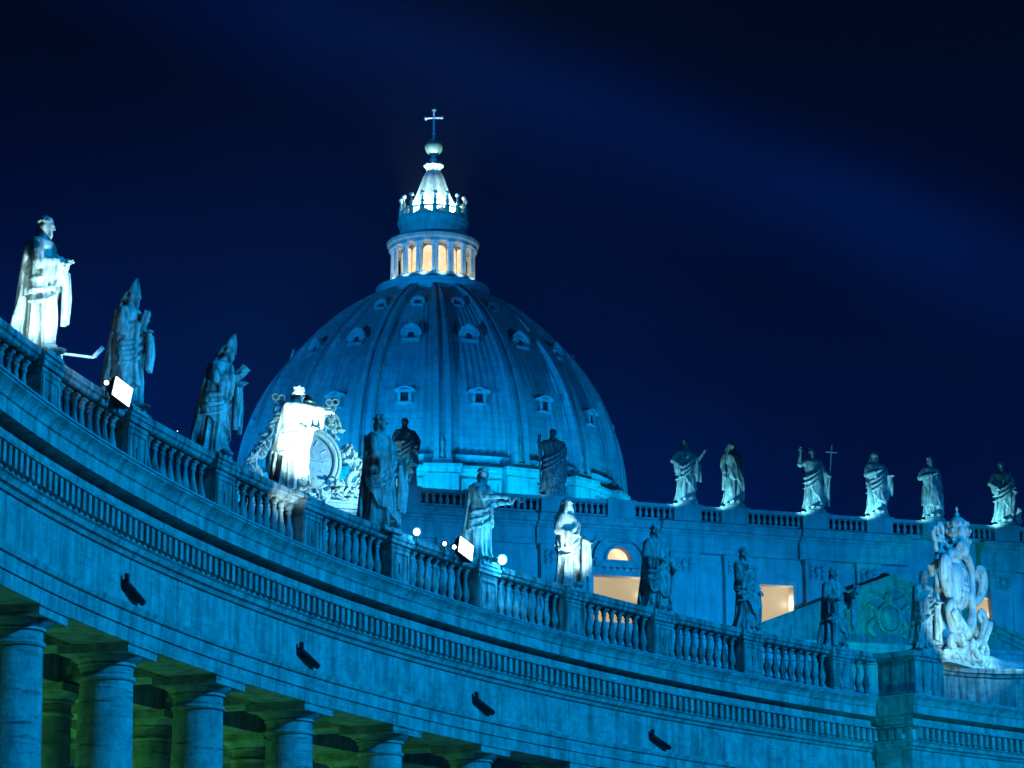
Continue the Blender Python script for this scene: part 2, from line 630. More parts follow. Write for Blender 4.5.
bl.box((0, 0, 1.278), (0.27, 0.27, 0.085))
BALU = bl.mesh('baluster', 40)
BALU.materials.append(WEATH)
pr = MB()   # pier: local x toward the square
pr.box((0, 0, 0.14), (0.86, 1.36, 0.28))
pr.box((0, 0, 0.82), (0.74, 1.22, 1.10))
pr.box((0, 0, 1.42), (0.80, 1.28, 0.13))
pr.box((0, 0, 1.55), (0.92, 1.42, 0.14))
pr.box((0, 0, 1.67), (0.98, 1.48, 0.10))
pr.box((0, 0, 1.80), (0.90, 1.36, 0.16))
for yy in (-0.52, 0.52):          # raised border round a sunk panel
    pr.box((0.384, yy, 0.82), (0.035, 0.12, 1.02))
for zz in (0.37, 1.27):
    pr.box((0.384, 0, zz), (0.035, 0.92, 0.12))
pr.box((0.385, 0, 0.74), (0.05, 0.16, 0.30))
PIER = pr.mesh('pier', 30)
PIER.materials.append(WEATH)
dense = 0.5
for k in range(-1, 10):
    p = arc(ang(k), 93.46)
    place(PIER, 'pier', bal_o, (p[0] - LC[0], p[1] - LC[1], 16.46), R(ang(k) + 180))
    if k < 9:
        n = 9
        for j in range(n):
            kk = k + 0.5 + (j - (n - 1) / 2) * 0.0865
            q = arc(ang(kk), 93.44)
            place(BALU, 'baluster', bal_o, (q[0] - LC[0], q[1] - LC[1], 16.695), R(ang(kk)))
for kk in (9.165, 9.25, 9.335):
    q = arc(ang(kk), 93.44)
    place(BALU, 'baluster', bal_o, (q[0] - LC[0], q[1] - LC[1], 16.695), R(ang(kk)))

# corner block parapet: pier at the break, then a wall that sweeps back and out again below the coat of arms
pp = [arc(134.78, 93.2), arc(134.66, 91.5)]
ctl = [(134.2, 91.45), (133.75, 91.5), (133.4, 91.8), (133.05, 92.4), (132.7, 93.0), (132.0, 93.3), (131.3, 93.2), (130.6, 92.7), (130.0, 92.0), (129.5, 91.6), (128.6, 91.5), (126, 91.5), (122, 91.5)]
pp += [arc(a, r) for a, r in ctl]
mb = MB()
sweep(mb, pp, [(0.05, 16.42), (0.05, 16.7), (-0.03, 16.74), (-0.03, 17.95), (-0.9, 17.95), (-0.9, 16.42)])
par_o = mb.build('parapet', WEATH, colon, LC, smooth=30)
mb = MB()
sweep(mb, pp, [(-0.03, 17.953), (0.04, 18.0), (0.06, 18.1), (0.14, 18.15), (0.14, 18.30), (0.09, 18.36), (-0.95, 18.36), (-0.95, 17.953)])
mb.build('parapet_coping', WEATH, par_o, LC, smooth=30)
p = arc(133.95, 91.9)
mb = MB()
mb.box((p[0], p[1], 17.18), (1.0, 1.3, 1.52), R(134.08))
mb.box((p[0], p[1], 18.40), (1.1, 1.4, 0.14), R(134.08))
mb.build('corner_pedestal', WEATH, par_o, LC, smooth=0)


# ================================================================== STATUES
def remesh(mb, voxel, smooth_it=2):
    me = mb.mesh('tmp', 0)
    o = bpy.data.objects.new('tmp', me)
    COL.objects.link(o)
    md = o.modifiers.new('r', 'REMESH')
    md.mode = 'VOXEL'
    md.voxel_size = voxel
    md2 = o.modifiers.new('s', 'SMOOTH')
    md2.factor = 0.5
    md2.iterations = smooth_it
    dg = bpy.context.evaluated_depsgraph_get()
    dg.update()
    out = bpy.data.meshes.new_from_object(o.evaluated_get(dg))
    bpy.data.objects.remove(o)
    bpy.data.meshes.remove(me)
    out.polygons.foreach_set('use_smooth', [True] * len(out.polygons))
    return out


def body_mesh(p, H):
    """a robed standing figure, front = -Y, one continuous surface"""
    rnd = random.Random(p['seed'])
    mb = MB()
    ZR = [0.0, 0.06, 0.2, 0.5, 0.8, 0.98, 1.12, 1.28, 1.40, 1.47, 1.52, 1.57]
    AX = [0.33, 0.31, 0.275, 0.25, 0.245, 0.235, 0.20, 0.215, 0.225, 0.19, 0.10, 0.065]
    AY = [0.27, 0.25, 0.225, 0.20, 0.195, 0.18, 0.155, 0.16, 0.155, 0.125, 0.085, 0.065]
    w = p.get('wide', 1.0) * 1.08
    lean = p.get('lean', 0.0)          # forward lean at the head
    sway = p.get('sway', 0.05)

    def ctr(z):
        t = z / 1.8
        return (sway * math.sin(PI * t * 1.1), -lean * t * t + 0.02 * math.sin(PI * t))

    nA, nZ = 96, 64
    fo = [(rnd.choice((4, 5)), rnd.uniform(0, 6.28), rnd.uniform(-1.2, 1.2), 0.5),
          (rnd.choice((7, 8, 9)), rnd.uniform(0, 6.28), rnd.uniform(-1.5, 1.5), 0.75),
          (rnd.choice((13, 15)), rnd.uniform(0, 6.28), rnd.uniform(-2, 2), 0.42)]
    knee = p.get('knee', -1)           # which side the bent knee is on

    def fold(f, z, table, amp):
        s = 0
        for k, ph, tw, a in table:
            q = k * f / 1.0 + ph + tw * z * 2.2 + 0.7 * math.sin(2.6 * z + ph)
            s += a * (1 - 2 * abs(math.sin(q / 2)) ** 0.55)
        return amp * s

    def rad(f, z):
        ax = np.interp(z, ZR, AX) * w
        ay = np.interp(z, ZR, AY) * (0.5 + 0.5 * w)
        return ax, ay

    rings = []
    for i in range(nZ + 1):
        z = 1.57 * i / nZ
        cx, cy = ctr(z)
        ax, ay = rad(0, z)
        amp = float(np.interp(z, [0, 0.25, 0.9, 1.1, 1.4, 1.5], [0.15, 0.14, 0.10, 0.055, 0.04, 0.0]))
        ring = []
        for j in range(nA):
            f = 2 * PI * j / nA
            m = 1 + fold(f, z, fo, amp)
            # bent knee pushes the cloth forward
            fk = math.atan2(math.sin(f - (-PI / 2 + knee * 0.45)), math.cos(f - (-PI / 2 + knee * 0.45)))
            m += 0.26 * math.exp(-(fk / 0.42) ** 2) * math.exp(-((z - 0.52) / 0.26) ** 2)
            ring.append((cx + ax * m * math.cos(f), cy + ay * m * math.sin(f), z))
        rings.append(ring)
    mb.loft(rings)
    # mantle over the robe with a slanting hem
    mf = p.get('mantle', 0.8)
    lo, am = p.get('hem', (0.72, 0.38))
    fm = [(3, rnd.uniform(0, 6.28), rnd.uniform(2, 3.2), 0.6), (6, rnd.uniform(0, 6.28), rnd.uniform(2.4, 4.0), 0.55),
          (11, rnd.uniform(0, 6.28), rnd.uniform(1.5, 4), 0.25)]
    rings = []
    nV = 44
    for i in range(nV + 2):
        v = min(1.0, i / nV)
        ring = []
        for j in range(nA):
            f = 2 * PI * j / nA
            hem = lo + am * math.sin(f - mf) + 0.05 * math.sin(3 * f + 1) + 0.03 * math.sin(8 * f)
            hem = max(0.08, hem)
            z = 1.48 + (hem - 1.48) * v
            cx, cy = ctr(z)
            ax, ay = rad(0, z)
            m = 1.0 + fold(f, z, fm, 0.04 + 0.085 * v) + 0.05 * v
            off = 0.018 + 0.035 * v
            if i == nV + 1:
                m, off = m * 0.7, 0
            ring.append((cx + (ax * m + off) * math.cos(f), cy + (ay * m + off) * math.sin(f), z))
        rings.append(ring)
    mb.loft(rings)
    # heavy rolled swag across the body
    if p.get('swag', 1):
        sd = p.get('swagside', 1)
        for q in range(3):
            pts = []
            for i in range(13):
                t = i / 12
                f = -PI / 2 + sd * (1.25 - 2.9 * t)
                z = 1.42 - (0.50 + 0.10 * q) * math.sin(min(1, t * 1.15) * PI / 2) - 0.05 * q
                ax, ay = rad(0, z)
                cx, cy = ctr(z)
                pts.append((cx + (ax + 0.045) * math.cos(f), cy + (ay + 0.05) * math.sin(f), z))
            mb.tube(pts, [0.02] + [0.042 - 0.006 * q] * 11 + [0.02], 8)
    # arms
    for arm in p['arms']:
        sx = arm['side']
        S = (ctr(1.4)[0] + sx * 0.175 * w, ctr(1.4)[1], 1.405)
        E = arm['e']
        Hn = arm['h']
        mb.ell(S, (0.105, 0.10, 0.10), 12, 8)
        mid = tuple((S[i] + E[i]) / 2 + (0.02 * sx, 0, 0)[i] for i in range(3))
        mb.tube([S, mid, E], [0.098, 0.094, 0.082], 12)
        mb.ell(E, (0.085, 0.085, 0.085), 10, 8)
        w2 = tuple(E[i] + (Hn[i] - E[i]) * 0.8 for i in range(3))
        mb.tube([E, tuple((E[i] + w2[i]) / 2 for i in range(3)), w2], [0.08, 0.075, 0.07] if not arm.get('bare') else [0.06, 0.05, 0.038], 12)
        # hanging sleeve
        if not arm.get('bare'):
            for q in range(3):
                t = 0.35 + 0.3 * q
                c = tuple(E[i] + (w2[i] - E[i]) * t for i in range(3))
                L = p.get('sleeve', 0.3) * (0.7 + 0.5 * rnd.random())
                mb.tube([c, (c[0], c[1] + 0.01, c[2] - L * 0.5), (c[0] - 0.02 * sx, c[1] + 0.02, c[2] - L)], [0.06, 0.05, 0.025], 8)
        # hand: palm, four fingers, thumb
        d = (Vector(Hn) - Vector(E)).normalized()
        side = d.cross(Vector((0, 0, 1)))
        if side.length < 0.2:
            side = Vector((1, 0, 0))
        side.normalize()
        upv = side.cross(d).normalized()
        wv = Vector(w2)
        mb.tube([wv, wv + d * 0.05, wv + d * 0.12], [0.035, 0.042, 0.038], 10)
        for q, ln in enumerate((0.075, 0.09, 0.085, 0.065)):
            b0 = wv + d * 0.10 + side * (0.033 - 0.022 * q)
            mb.tube([b0, b0 + d * ln * 0.55 + upv * 0.008, b0 + d * ln - upv * 0.02], [0.016, 0.0145, 0.011], 6)
        b0 = wv + d * 0.05 + side * 0.04
        mb.tube([b0, b0 + d * 0.05 + side * 0.03, b0 + d * 0.085 + side * 0.03 + upv * 0.01], [0.017, 0.015, 0.011], 6)
    # vertical fall of cloth from an arm or shoulder
    for (x, y, z0, z1, n_) in p.get('falls', ()):
        for q in range(n_):
            xx = x + (q - (n_ - 1) / 2) * 0.07
            zz = z1 + rnd.uniform(-0.08, 0.10)
            yy = y + rnd.uniform(-0.02, 0.02)
            mb.tube([(xx, yy, z0), (xx + 0.01, yy - 0.01, (z0 + zz) / 2), (xx + rnd.uniform(-0.03, 0.03), yy + 0.01, zz)], [0.035, 0.055, 0.042], 8)
    # cloak down the back
    if p.get('cloak'):
        rings = []
        for i in range(26):
            t = i / 25
            z = 1.46 - t * (1.46 - p.get('cloakhem', 0.12))
            cx, cy = ctr(z)
            ring = []
            m_ = 40
            wd = 0.20 + 0.16 * t
            for j in range(m_):
                f = 2 * PI * j / m_
                rx = wd * math.cos(f)
                wav = 0.035 * t * math.sin(rx * 42 + p['seed']) + 0.02 * t * math.sin(rx * 75)
                ring.append((cx + rx, cy + 0.13 + 0.06 * t + wav + 0.085 * math.sin(f), z))
            rings.append(ring)
        mb.loft(rings)
    # feet
    for sx in (-1, 1):
        mb.ell((sx * 0.10, -0.22 - (0.05 if sx == knee else 0), 0.045), (0.055, 0.12, 0.05), 12, 8)
    # neck and head
    cx, cy = ctr(1.62)
    hx, hy, hz = cx + p.get('hx', 0.0), cy - 0.03 + p.get('hy', 0.0), 1.675 + p.get('hdz', 0.0)
    mb.tube([(ctr(1.46)[0], ctr(1.46)[1], 1.46), (hx, hy + 0.02, hz - 0.06)], [0.075, 0.062], 12)
    ht = Matrix.Rotation(p.get('hyaw', 0.0), 3, 'Z') @ Matrix.Rotation(p.get('hnod', 0.1), 3, 'X')

    def hp(x, y, z):
        v = ht @ Vector((x, y, z))
        return (hx + v.x, hy + v.y, hz + v.z)
    mb.ell(hp(0, 0, 0.01), (0.083, 0.102, 0.115), 18, 12, ht)
    mb.ell(hp(0, -0.045, -0.055), (0.058, 0.055, 0.06), 14, 10, ht)            # jaw
    mb.tube([hp(0, -0.098, 0.03), hp(0, -0.125, -0.012), hp(0, -0.10, -0.022)], [0.012, 0.02, 0.012], 8)   # nose
    mb.tube([hp(-0.055, -0.083, 0.042), hp(0, -0.102, 0.036), hp(0.055, -0.083, 0.042)], [0.012, 0.014, 0.012], 8)   # brow
    mb.tube([hp(-0.028, -0.098, -0.05), hp(0.028, -0.098, -0.05)], 0.009, 8)  # mouth
    for sx in (-1, 1):
        mb.ell(hp(sx * 0.034, -0.085, 0.018), (0.014, 0.012, 0.010), 8, 6, ht)   # eyes
        mb.ell(hp(sx * 0.086, 0.0, 0.0), (0.014, 0.025, 0.036), 8, 6, ht)        # ears
    hd = p.get('head', 'bare')
    if p.get('beard', 1):
        mb.ell(hp(0, -0.075, -0.105), (0.05, 0.048, 0.075), 12, 8, ht)
        mb.ell(hp(0.0, -0.07, -0.165), (0.03, 0.03, 0.045), 10, 8, ht)
    if hd in ('bare', 'curly'):
        for q in range(48):
            f = rnd.uniform(0, 2 * PI)
            e_ = rnd.uniform(0.1, 1.2)
            v = Vector((0.088 * math.cos(f) * math.cos(e_), 0.02 + 0.1 * math.sin(f) * math.cos(e_), 0.03 + 0.105 * math.sin(e_)))
            if v.y < -0.05 and v.z < 0.08:
                continue
            rr = rnd.uniform(0.017, 0.025) * (1.25 if hd == 'curly' else 1)
            mb.ell(hp(*v), (rr, rr, rr), 8, 6)
        mb.ell(hp(0, 0.06, -0.06), (0.075, 0.06, 0.09), 12, 8, ht)
    elif hd == 'mitre':
        rings = []
        for i in range(12):
            t = i / 11
            rx = 0.098 + 0.02 * math.sin(PI * min(1, t * 1.1)) - 0.105 * max(0, t - 0.35) / 0.65
            ry = 0.108 - 0.085 * t
            rings.append([hp(max(rx, 0.008) * math.cos(2 * PI * j / 20), 0.01 + ry * math.sin(2 * PI * j / 20), 0.06 + 0.23 * t) for j in range(20)])
        mb.loft(rings)
        for sx in (-1, 1):
            mb.tube([hp(sx * 0.04, 0.10, 0.05), hp(sx * 0.05, 0.14, -0.1), hp(sx * 0.06, 0.15, -0.28)], [0.03, 0.028, 0.03], 8)
    elif hd == 'veil':
        mb.ell(hp(0, 0.025, 0.025), (0.105, 0.118, 0.125), 16, 10, ht)
        mb.tube([hp(0, 0.06, 0.0), hp(0, 0.10, -0.12), (cx, cy + 0.10, 1.36)], [0.10, 0.13, 0.17], 14)
        for sx in (-1, 1):
            mb.tube([hp(sx * 0.085, -0.02, 0.06), hp(sx * 0.105, -0.02, -0.08), (cx + sx * 0.15, cy - 0.05, 1.42)], [0.03, 0.04, 0.05], 8)
    elif hd == 'hood':
        mb.ell(hp(0, 0.03, 0.035), (0.115, 0.13, 0.14), 16, 10, ht)
        mb.tube([hp(0, 0.05, 0.12), hp(0, 0.07, 0.20)], [0.07, 0.025], 10)
        mb.tube([hp(0, 0.06, 0.0), hp(0, 0.08, -0.1), (cx, cy + 0.06, 1.38)], [0.11, 0.14, 0.19], 14)
    s = H / 1.8
    mb.v = [(a * s, b * s, c * s) for a, b, c in mb.v]
    return remesh(mb, p.get('voxel', 0.0115) * s, 1)


def statue(p, loc, facing, H, label, group, plinth, mat=STAT, cat='statue'):
    """facing: bearing (rad) the figure looks along"""
    root = empty('statue', loc, facing + PI / 2)
    tag(root, label, cat, group)
    me = body_mesh(p, H)
    me.materials.append(mat)
    b = place(me, 'body', root, (0, 0, plinth))
    s = H / 1.8
    pl = MB()
    w = 0.27 * s
    pl.loft([[(x * w * k, y * w * k * 0.95, z) for x, y in ((-1, -1), (1, -1), (1, 1), (-1, 1))] for k, z in ((1.08, 0), (1.08, plinth * 0.6), (1.0, plinth * 0.7), (1.0, plinth + 0.02))])
    pl.build('plinth', mat, root, smooth=0)
    for it in p.get('items', ()):
        mb = MB()
        kind = it[0]
        if kind == 'book':
            _, c, rz, tilt = it
            mb.M = Matrix.Translation(Vector(c) * s + Vector((0, 0, plinth))) @ Matrix.Rotation(rz, 4, 'Z') @ Matrix.Rotation(tilt, 4, 'X') @ Matrix.Scale(s, 4)
            mb.box((0, 0, 0), (0.20, 0.05, 0.27))
            mb.box((0, -0.031, 0), (0.215, 0.012, 0.285))
            mb.box((0, 0.031, 0), (0.215, 0.012, 0.285))
            mb.build('book', mat, root, smooth=0)
        elif kind == 'staff':
            _, a, b2, top = it
            A, B = Vector(a) * s + Vector((0, 0, plinth)), Vector(b2) * s + Vector((0, 0, plinth))
            mb.tube([A, B], 0.022 * s, 8)
            if top == 'cross':
                d = (B - A).normalized()
                c = B - d * 0.22 * s
                mb.tube([c - Vector((0.17 * s, 0, 0)), c + Vector((0.17 * s, 0, 0))], 0.022 * s, 8)
                mb.build('cross_staff', mat, root)
            elif top == 'crook':
                pts = []
                for i in range(16):
                    f = i / 15 * 4.6
                    r_ = 0.11 - 0.05 * i / 15
                    pts.append(B + Vector((0.0, (-0.11 + r_ * math.cos(f)) * s, r_ * math.sin(f) * s)))
                mb.tube(pts, 0.02 * s, 8)
                mb.build('crozier', mat, root)
            else:
                mb.build('staff', mat, root)
        elif kind == 'palm':
            _, a, b2 = it
            A, B = Vector(a) * s + Vector((0, 0, plinth)), Vector(b2) * s + Vector((0, 0, plinth))
            mb.tube([A, (A + B) / 2 + Vector((0, -0.05, 0.03)) * s, B], [0.02 * s, 0.018 * s, 0.008 * s], 8)
            for i in range(9):
                t = 0.25 + 0.08 * i
                c = A.lerp(B, t)
                for sg in (-1, 1):
                    mb.tube([c, c + (B - A) * 0.12 + Vector((0, 0.06 * sg, 0.04)) * s], [0.014 * s, 0.004 * s], 6)
            mb.build('palm_branch', mat, root)
        elif kind == 'serpent':
            _, a, b2 = it
            A, B = Vector(a) * s + Vector((0, 0, plinth)), Vector(b2) * s + Vector((0, 0, plinth))
            pts = [A.lerp(B, i / 14) + Vector((0, 0, 0.05 * math.sin(i * 0.95))) * s for i in range(15)]
            mb.tube(pts, [0.03 * s] * 13 + [0.025 * s, 0.012 * s], 8)
            mb.build('scroll', mat, root)
        elif kind == 'beast':
            _, c = it
            C_ = Vector(c)
            bm_ = MB()
            q = lambda x, y, z: ((C_.x + x) * s, (C_.y + y) * s, (C_.z + z) * s)
            bm_.ell(q(0, 0.05, 0.16), (0.11 * s, 0.2 * s, 0.13 * s))
            bm_.tube([q(0, -0.08, 0.2), q(0, -0.15, 0.32)], [0.09 * s, 0.075 * s], 10)
            bm_.ell(q(0, -0.19, 0.36), (0.07 * s, 0.09 * s, 0.075 * s))
            bm_.ell(q(0, -0.26, 0.34), (0.035 * s, 0.05 * s, 0.035 * s))
            for sx in (-1, 1):
                bm_.tube([q(sx * 0.07, -0.08, 0.17), q(sx * 0.075, -0.12, 0.08), q(sx * 0.075, -0.13, 0.0)], [0.045 * s, 0.035 * s, 0.035 * s], 8)
                bm_.tube([q(sx * 0.09, 0.16, 0.13), q(sx * 0.1, 0.06, 0.06), q(sx * 0.1, 0.02, 0.0)], [0.07 * s, 0.045 * s, 0.035 * s], 8)
                bm_.ell(q(sx * 0.05, -0.17, 0.43), (0.02 * s, 0.015 * s, 0.03 * s), 8, 6)
            me2 = remesh(bm_, 0.014 * s)
            me2.materials.append(mat)
            place(me2, 'stone_animal', root, (0, 0, plinth))
    return root


def A_(side, e, h, **k):
    d = dict(side=side, e=e, h=h)
    d.update(k)
    return d


GC = 'statues along the colonnade balustrade'
GF = 'statues along the facade balustrade'
colonnade_statues = {
    0: (dict(seed=3, wide=1.0, head='bare', hnod=0.25, lean=0.06, cloak=1, cloakhem=0.05, hem=(0.55, 0.3), mantle=2.2, knee=1,
             arms=[A_(-1, (-0.30, -0.10, 1.12), (0.08, -0.36, 1.22)), A_(1, (0.32, -0.12, 1.14), (-0.06, -0.40, 1.14))], falls=((0.12, -0.33, 1.1, 0.45, 3),), sleeve=0.35),
        'glaring white floodlit bareheaded statue with arms folded over its chest, above the first column'),
    1: (dict(seed=11, head='mitre', hnod=0.2, lean=0.10, wide=1.05, cloak=1, hem=(0.62, 0.35), mantle=-0.6, knee=1,
             arms=[A_(-1, (-0.27, -0.04, 1.12), (-0.05, -0.28, 1.26)), A_(1, (0.27, -0.08, 1.12), (0.06, -0.33, 1.14))], falls=((0.05, -0.36, 1.1, 0.62, 3),),
             items=(('book', (0.0, -0.30, 1.30), 0.3, 0.3),)),
        'dim blue bishop statue with a tall rounded mitre and hands at its chest'),
    2: (dict(seed=23, head='mitre', hnod=0.35, lean=0.24, wide=1.1, cloak=1, cloakhem=0.02, hem=(0.60, 0.25), mantle=0.4, knee=-1, hy=-0.05,
             arms=[A_(-1, (-0.28, -0.18, 1.16), (-0.08, -0.46, 1.24)), A_(1, (0.28, -0.16, 1.14), (0.12, -0.46, 1.16))], falls=((0.10, -0.40, 1.1, 0.38, 3),),
             items=(('book', (0.02, -0.46, 1.30), 0.1, 0.8),)),
        'stooping bishop statue in a pointed mitre reading from an open hand held forward'),
    3: (dict(seed=31, head='bare', hnod=0.45, lean=0.14, wide=1.25, cloak=1, cloakhem=0.03, hem=(0.4, 0.25), mantle=1.4, knee=-1,
             arms=[A_(-1, (-0.26, -0.34, 1.36), (-0.12, -0.76, 1.28)), A_(1, (0.30, -0.05, 1.12), (0.16, -0.34, 1.10))], falls=((-0.05, -0.25, 1.1, 0.2, 4),)),
        'blindingly overexposed white statue standing before the big clock'),
    4: (dict(seed=44, head='bare', hnod=0.15, wide=1.05, cloak=1, cloakhem=0.0, hem=(0.5, 0.4), mantle=0.2, knee=-1, sway=0.07,
             arms=[A_(-1, (-0.27, -0.08, 1.12), (-0.05, -0.32, 1.10)), A_(1, (0.28, -0.12, 1.10), (0.22, -0.45, 1.02))], falls=((0.2, -0.30, 1.0, 0.28, 3),)),
        'tall dark cloaked statue on the balustrade just right of the big clock'),
    5: (dict(seed=52, head='bare', hnod=0.25, lean=0.10, wide=1.0, cloak=1, cloakhem=0.10, hem=(0.6, 0.3), mantle=2.8, knee=1,
             arms=[A_(-1, (-0.24, -0.26, 1.20), (-0.16, -0.66, 1.16), bare=1), A_(1, (0.25, -0.22, 1.16), (0.12, -0.60, 1.10), bare=1)],
             items=(('serpent', (-0.05, -0.62, 1.14), (-0.05, -1.02, 1.10)),)),
        'bluish statue leaning forward with both arms held out and a wavy scroll'),
    6: (dict(seed=61, head='veil', beard=0, hnod=-0.25, wide=1.0, hem=(0.55, 0.35), mantle=1.2, knee=-1, sway=0.09,
             arms=[A_(-1, (-0.30, 0.02, 1.12), (-0.14, -0.30, 1.02)), A_(1, (0.27, -0.10, 1.08), (0.16, -0.42, 0.92))], falls=((0.10, -0.40, 0.95, 0.12, 3),),
             ),
        'brightly lit veiled woman statue looking up with cloth falling from one hand'),
    7: (dict(seed=70, head='bare', hnod=0.1, wide=1.12, cloak=1, cloakhem=0.05, hem=(0.6, 0.35), mantle=0.0, knee=1,
             arms=[A_(-1, (-0.34, 0.0, 1.14), (-0.16, -0.26, 1.02)), A_(1, (0.30, -0.10, 1.08), (0.26, -0.34, 0.90))], falls=((0.22, -0.22, 1.0, 0.25, 3),)),
        'dark blue silhouetted statue with hand on hip, right of the arched window'),
    8: (dict(seed=83, head='curly', hnod=0.05, wide=1.0, hem=(0.55, 0.42), mantle=1.0, knee=1, sway=0.08,
             arms=[A_(-1, (-0.28, -0.06, 1.12), (-0.02, -0.30, 1.30)), A_(1, (0.29, -0.02, 1.10), (0.30, -0.22, 0.86))], falls=((0.26, -0.16, 0.95, 0.15, 3),)),
        'bearded statue with one hand on its breast, left of the square lit window'),
    9: (dict(seed=97, head='bare', hnod=0.15, wide=1.0, cloak=1, cloakhem=0.0, hem=(0.62, 0.35), mantle=0.5, knee=-1,
             arms=[A_(-1, (-0.30, -0.02, 1.12), (-0.24, -0.30, 1.04)), A_(1, (0.30, -0.15, 1.16), (0.20, -0.48, 1.20))], falls=((0.24, -0.38, 1.1, 0.42, 3),),
             items=(('book', (0.20, -0.50, 1.25), 0.2, 0.3),)),
        'dark statue holding a book before the left slope of the green pediment'),
    10: (dict(seed=104, head='bare', hnod=0.1, wide=1.1, cloak=1, hem=(0.5, 0.3), mantle=2.0, knee=1,
              arms=[A_(-1, (-0.30, -0.02, 1.12), (-0.12, -0.30, 1.12)), A_(1, (0.29, -0.10, 1.10), (0.14, -0.36, 1.06))], falls=((0.10, -0.30, 1.0, 0.2, 3),)),
         'shadowy statue on the corner pedestal beside the white coat of arms'),
}
for k, (p, lab) in colonnade_statues.items():
    if k == 10:
        q = arc(133.85, 91.9)
        z0, a = 18.40, R(133.85 + 180)
    else:
        q = arc(ang({3: 2.86, 4: 3.87, 0: -0.02, 1: 0.97, 2: 1.97}.get(k, k)), 93.46)
        z0, a = 18.22, R(ang(k) + 180)
    statue(p, (q[0], q[1], z0), a, {0: 3.35, 4: 3.65}.get(k, 3.2), lab, GC, 0.15)

facade_statues = [
    (-43.4, dict(seed=205, head='bare', wide=1.1, hem=(0.62, 0.3), mantle=0.3, knee=1, arms=[A_(-1, (-0.30, 0.0, 1.12), (-0.12, -0.26, 1.10)), A_(1, (0.38, -0.02, 1.16), (0.30, -0.2, 0.92))]),
     'dark bareheaded statue with elbow out, just behind the tall cloaked one'),
    (-30.2, dict(seed=212, head='bare', wide=1.25, cloak=1, hem=(0.5, 0.2), mantle=0.6, knee=-1, arms=[A_(-1, (-0.36, -0.06, 1.24), (-0.46, -0.24, 1.34)), A_(1, (0.34, 0.0, 1.14), (0.22, -0.22, 0.98))],
                 items=(('staff', (-0.44, -0.26, 0.1), (-0.50, -0.24, 1.45), 'crook'),)),
     'broad dark statue silhouetted against the bright base of the dome'),
    (-18.1, dict(seed=221, head='bare', wide=1.05, hem=(0.68, 0.34), mantle=1.0, knee=1, hyaw=0.4,
                 arms=[A_(-1, (-0.36, -0.03, 1.16), (-0.20, -0.24, 0.98)), A_(1, (0.33, -0.12, 1.15), (0.50, -0.28, 1.42), bare=1)], falls=((0.33, -0.15, 1.1, 0.55, 3),)),
     'bluish statue, hand on hip and other hand raised, leftmost against the night sky'),
    (-13.7, dict(seed=233, head='veil', beard=0, wide=1.0, hem=(0.80, 0.12), mantle=0.1, knee=-1, swag=0, hyaw=0.3, hnod=0.2,
                 arms=[A_(-1, (-0.27, -0.02, 1.12), (-0.24, -0.12, 0.82)), A_(1, (0.27, -0.02, 1.12), (0.26, -0.12, 0.82))], falls=((-0.25, -0.08, 0.9, 0.45, 2), (0.26, -0.08, 0.9, 0.2, 2))),
     'veiled statue with both arms hanging straight at its sides'),
    (-6.05, dict(seed=241, head='bare', wide=1.0, hem=(0.62, 0.40), mantle=0.9, knee=1, hyaw=-0.2,
                 arms=[A_(-1, (-0.40, -0.05, 1.30), (-0.40, -0.16, 1.70), bare=1), A_(1, (0.32, -0.06, 1.14), (0.42, -0.20, 1.02))], falls=((0.38, -0.10, 1.05, 0.16, 3),),
                 items=(('staff', (0.42, -0.2, 0.45), (0.58, -0.16, 1.92), 'cross'),)),
     'statue raising its right hand and carrying a tall cross staff'),
    (0.1, dict(seed=252, head='hood', wide=1.1, hem=(0.72, 0.42), mantle=0.4, knee=-1, hyaw=0.3,
               arms=[A_(-1, (-0.30, -0.04, 1.14), (-0.02, -0.28, 1.22)), A_(1, (0.34, -0.04, 1.14), (0.40, -0.22, 1.12))], falls=((0.38, -0.1, 1.1, 0.5, 3), (-0.25, -0.12, 0.9, 0.05, 2))),
     'hooded statue with mantle draped diagonally, above the pediment'),
    (5.5, dict(seed=263, head='bare', wide=1.0, hem=(0.40, 0.1), mantle=0.0, knee=1, swag=0,
               arms=[A_(-1, (-0.36, -0.06, 1.16), (0.02, -0.28, 1.26)), A_(1, (0.27, 0.0, 1.10), (0.28, -0.1, 0.82))], falls=((0.28, -0.08, 0.9, 0.15, 2),)),
     'statue holding one forearm across its chest, left of the coat of arms'),
    (12.6, dict(seed=271, head='curly', wide=1.08, hem=(0.6, 0.38), mantle=1.2, knee=1, hyaw=-0.3,
                arms=[A_(-1, (-0.38, -0.02, 1.14), (-0.22, -0.24, 0.96)), A_(1, (0.34, -0.04, 1.12), (0.32, -0.24, 0.95))], falls=((0.2, -0.2, 1.0, 0.4, 3),),
                items=(('beast', (0.42, -0.05, 0.0)),)),
     'curly haired statue with stone animal at its feet, farthest right before the sky'),
]
for s, p, lab in facade_statues:
    p['voxel'] = 0.016
    statue(p, fac(s, -0.35, 50.05), PSI - PI / 2, 5.55, lab, GF, 0.35)

# ================================================================== FACADE
LF = (float(F0[0]), float(F0[1]), 0.0)
facade = empty('basilica_facade', LF, PSI)
tag(facade, 'long stone church front with attic windows, green-lit pediment and roof balustrade, behind the colonnade', 'church front')


def fbox(mb, s0, s1, t0, t1, z0, z1):
    mb.box(((s0 + s1) / 2, (t0 + t1) / 2, (z0 + z1) / 2), (s1 - s0, t1 - t0, z1 - z0))


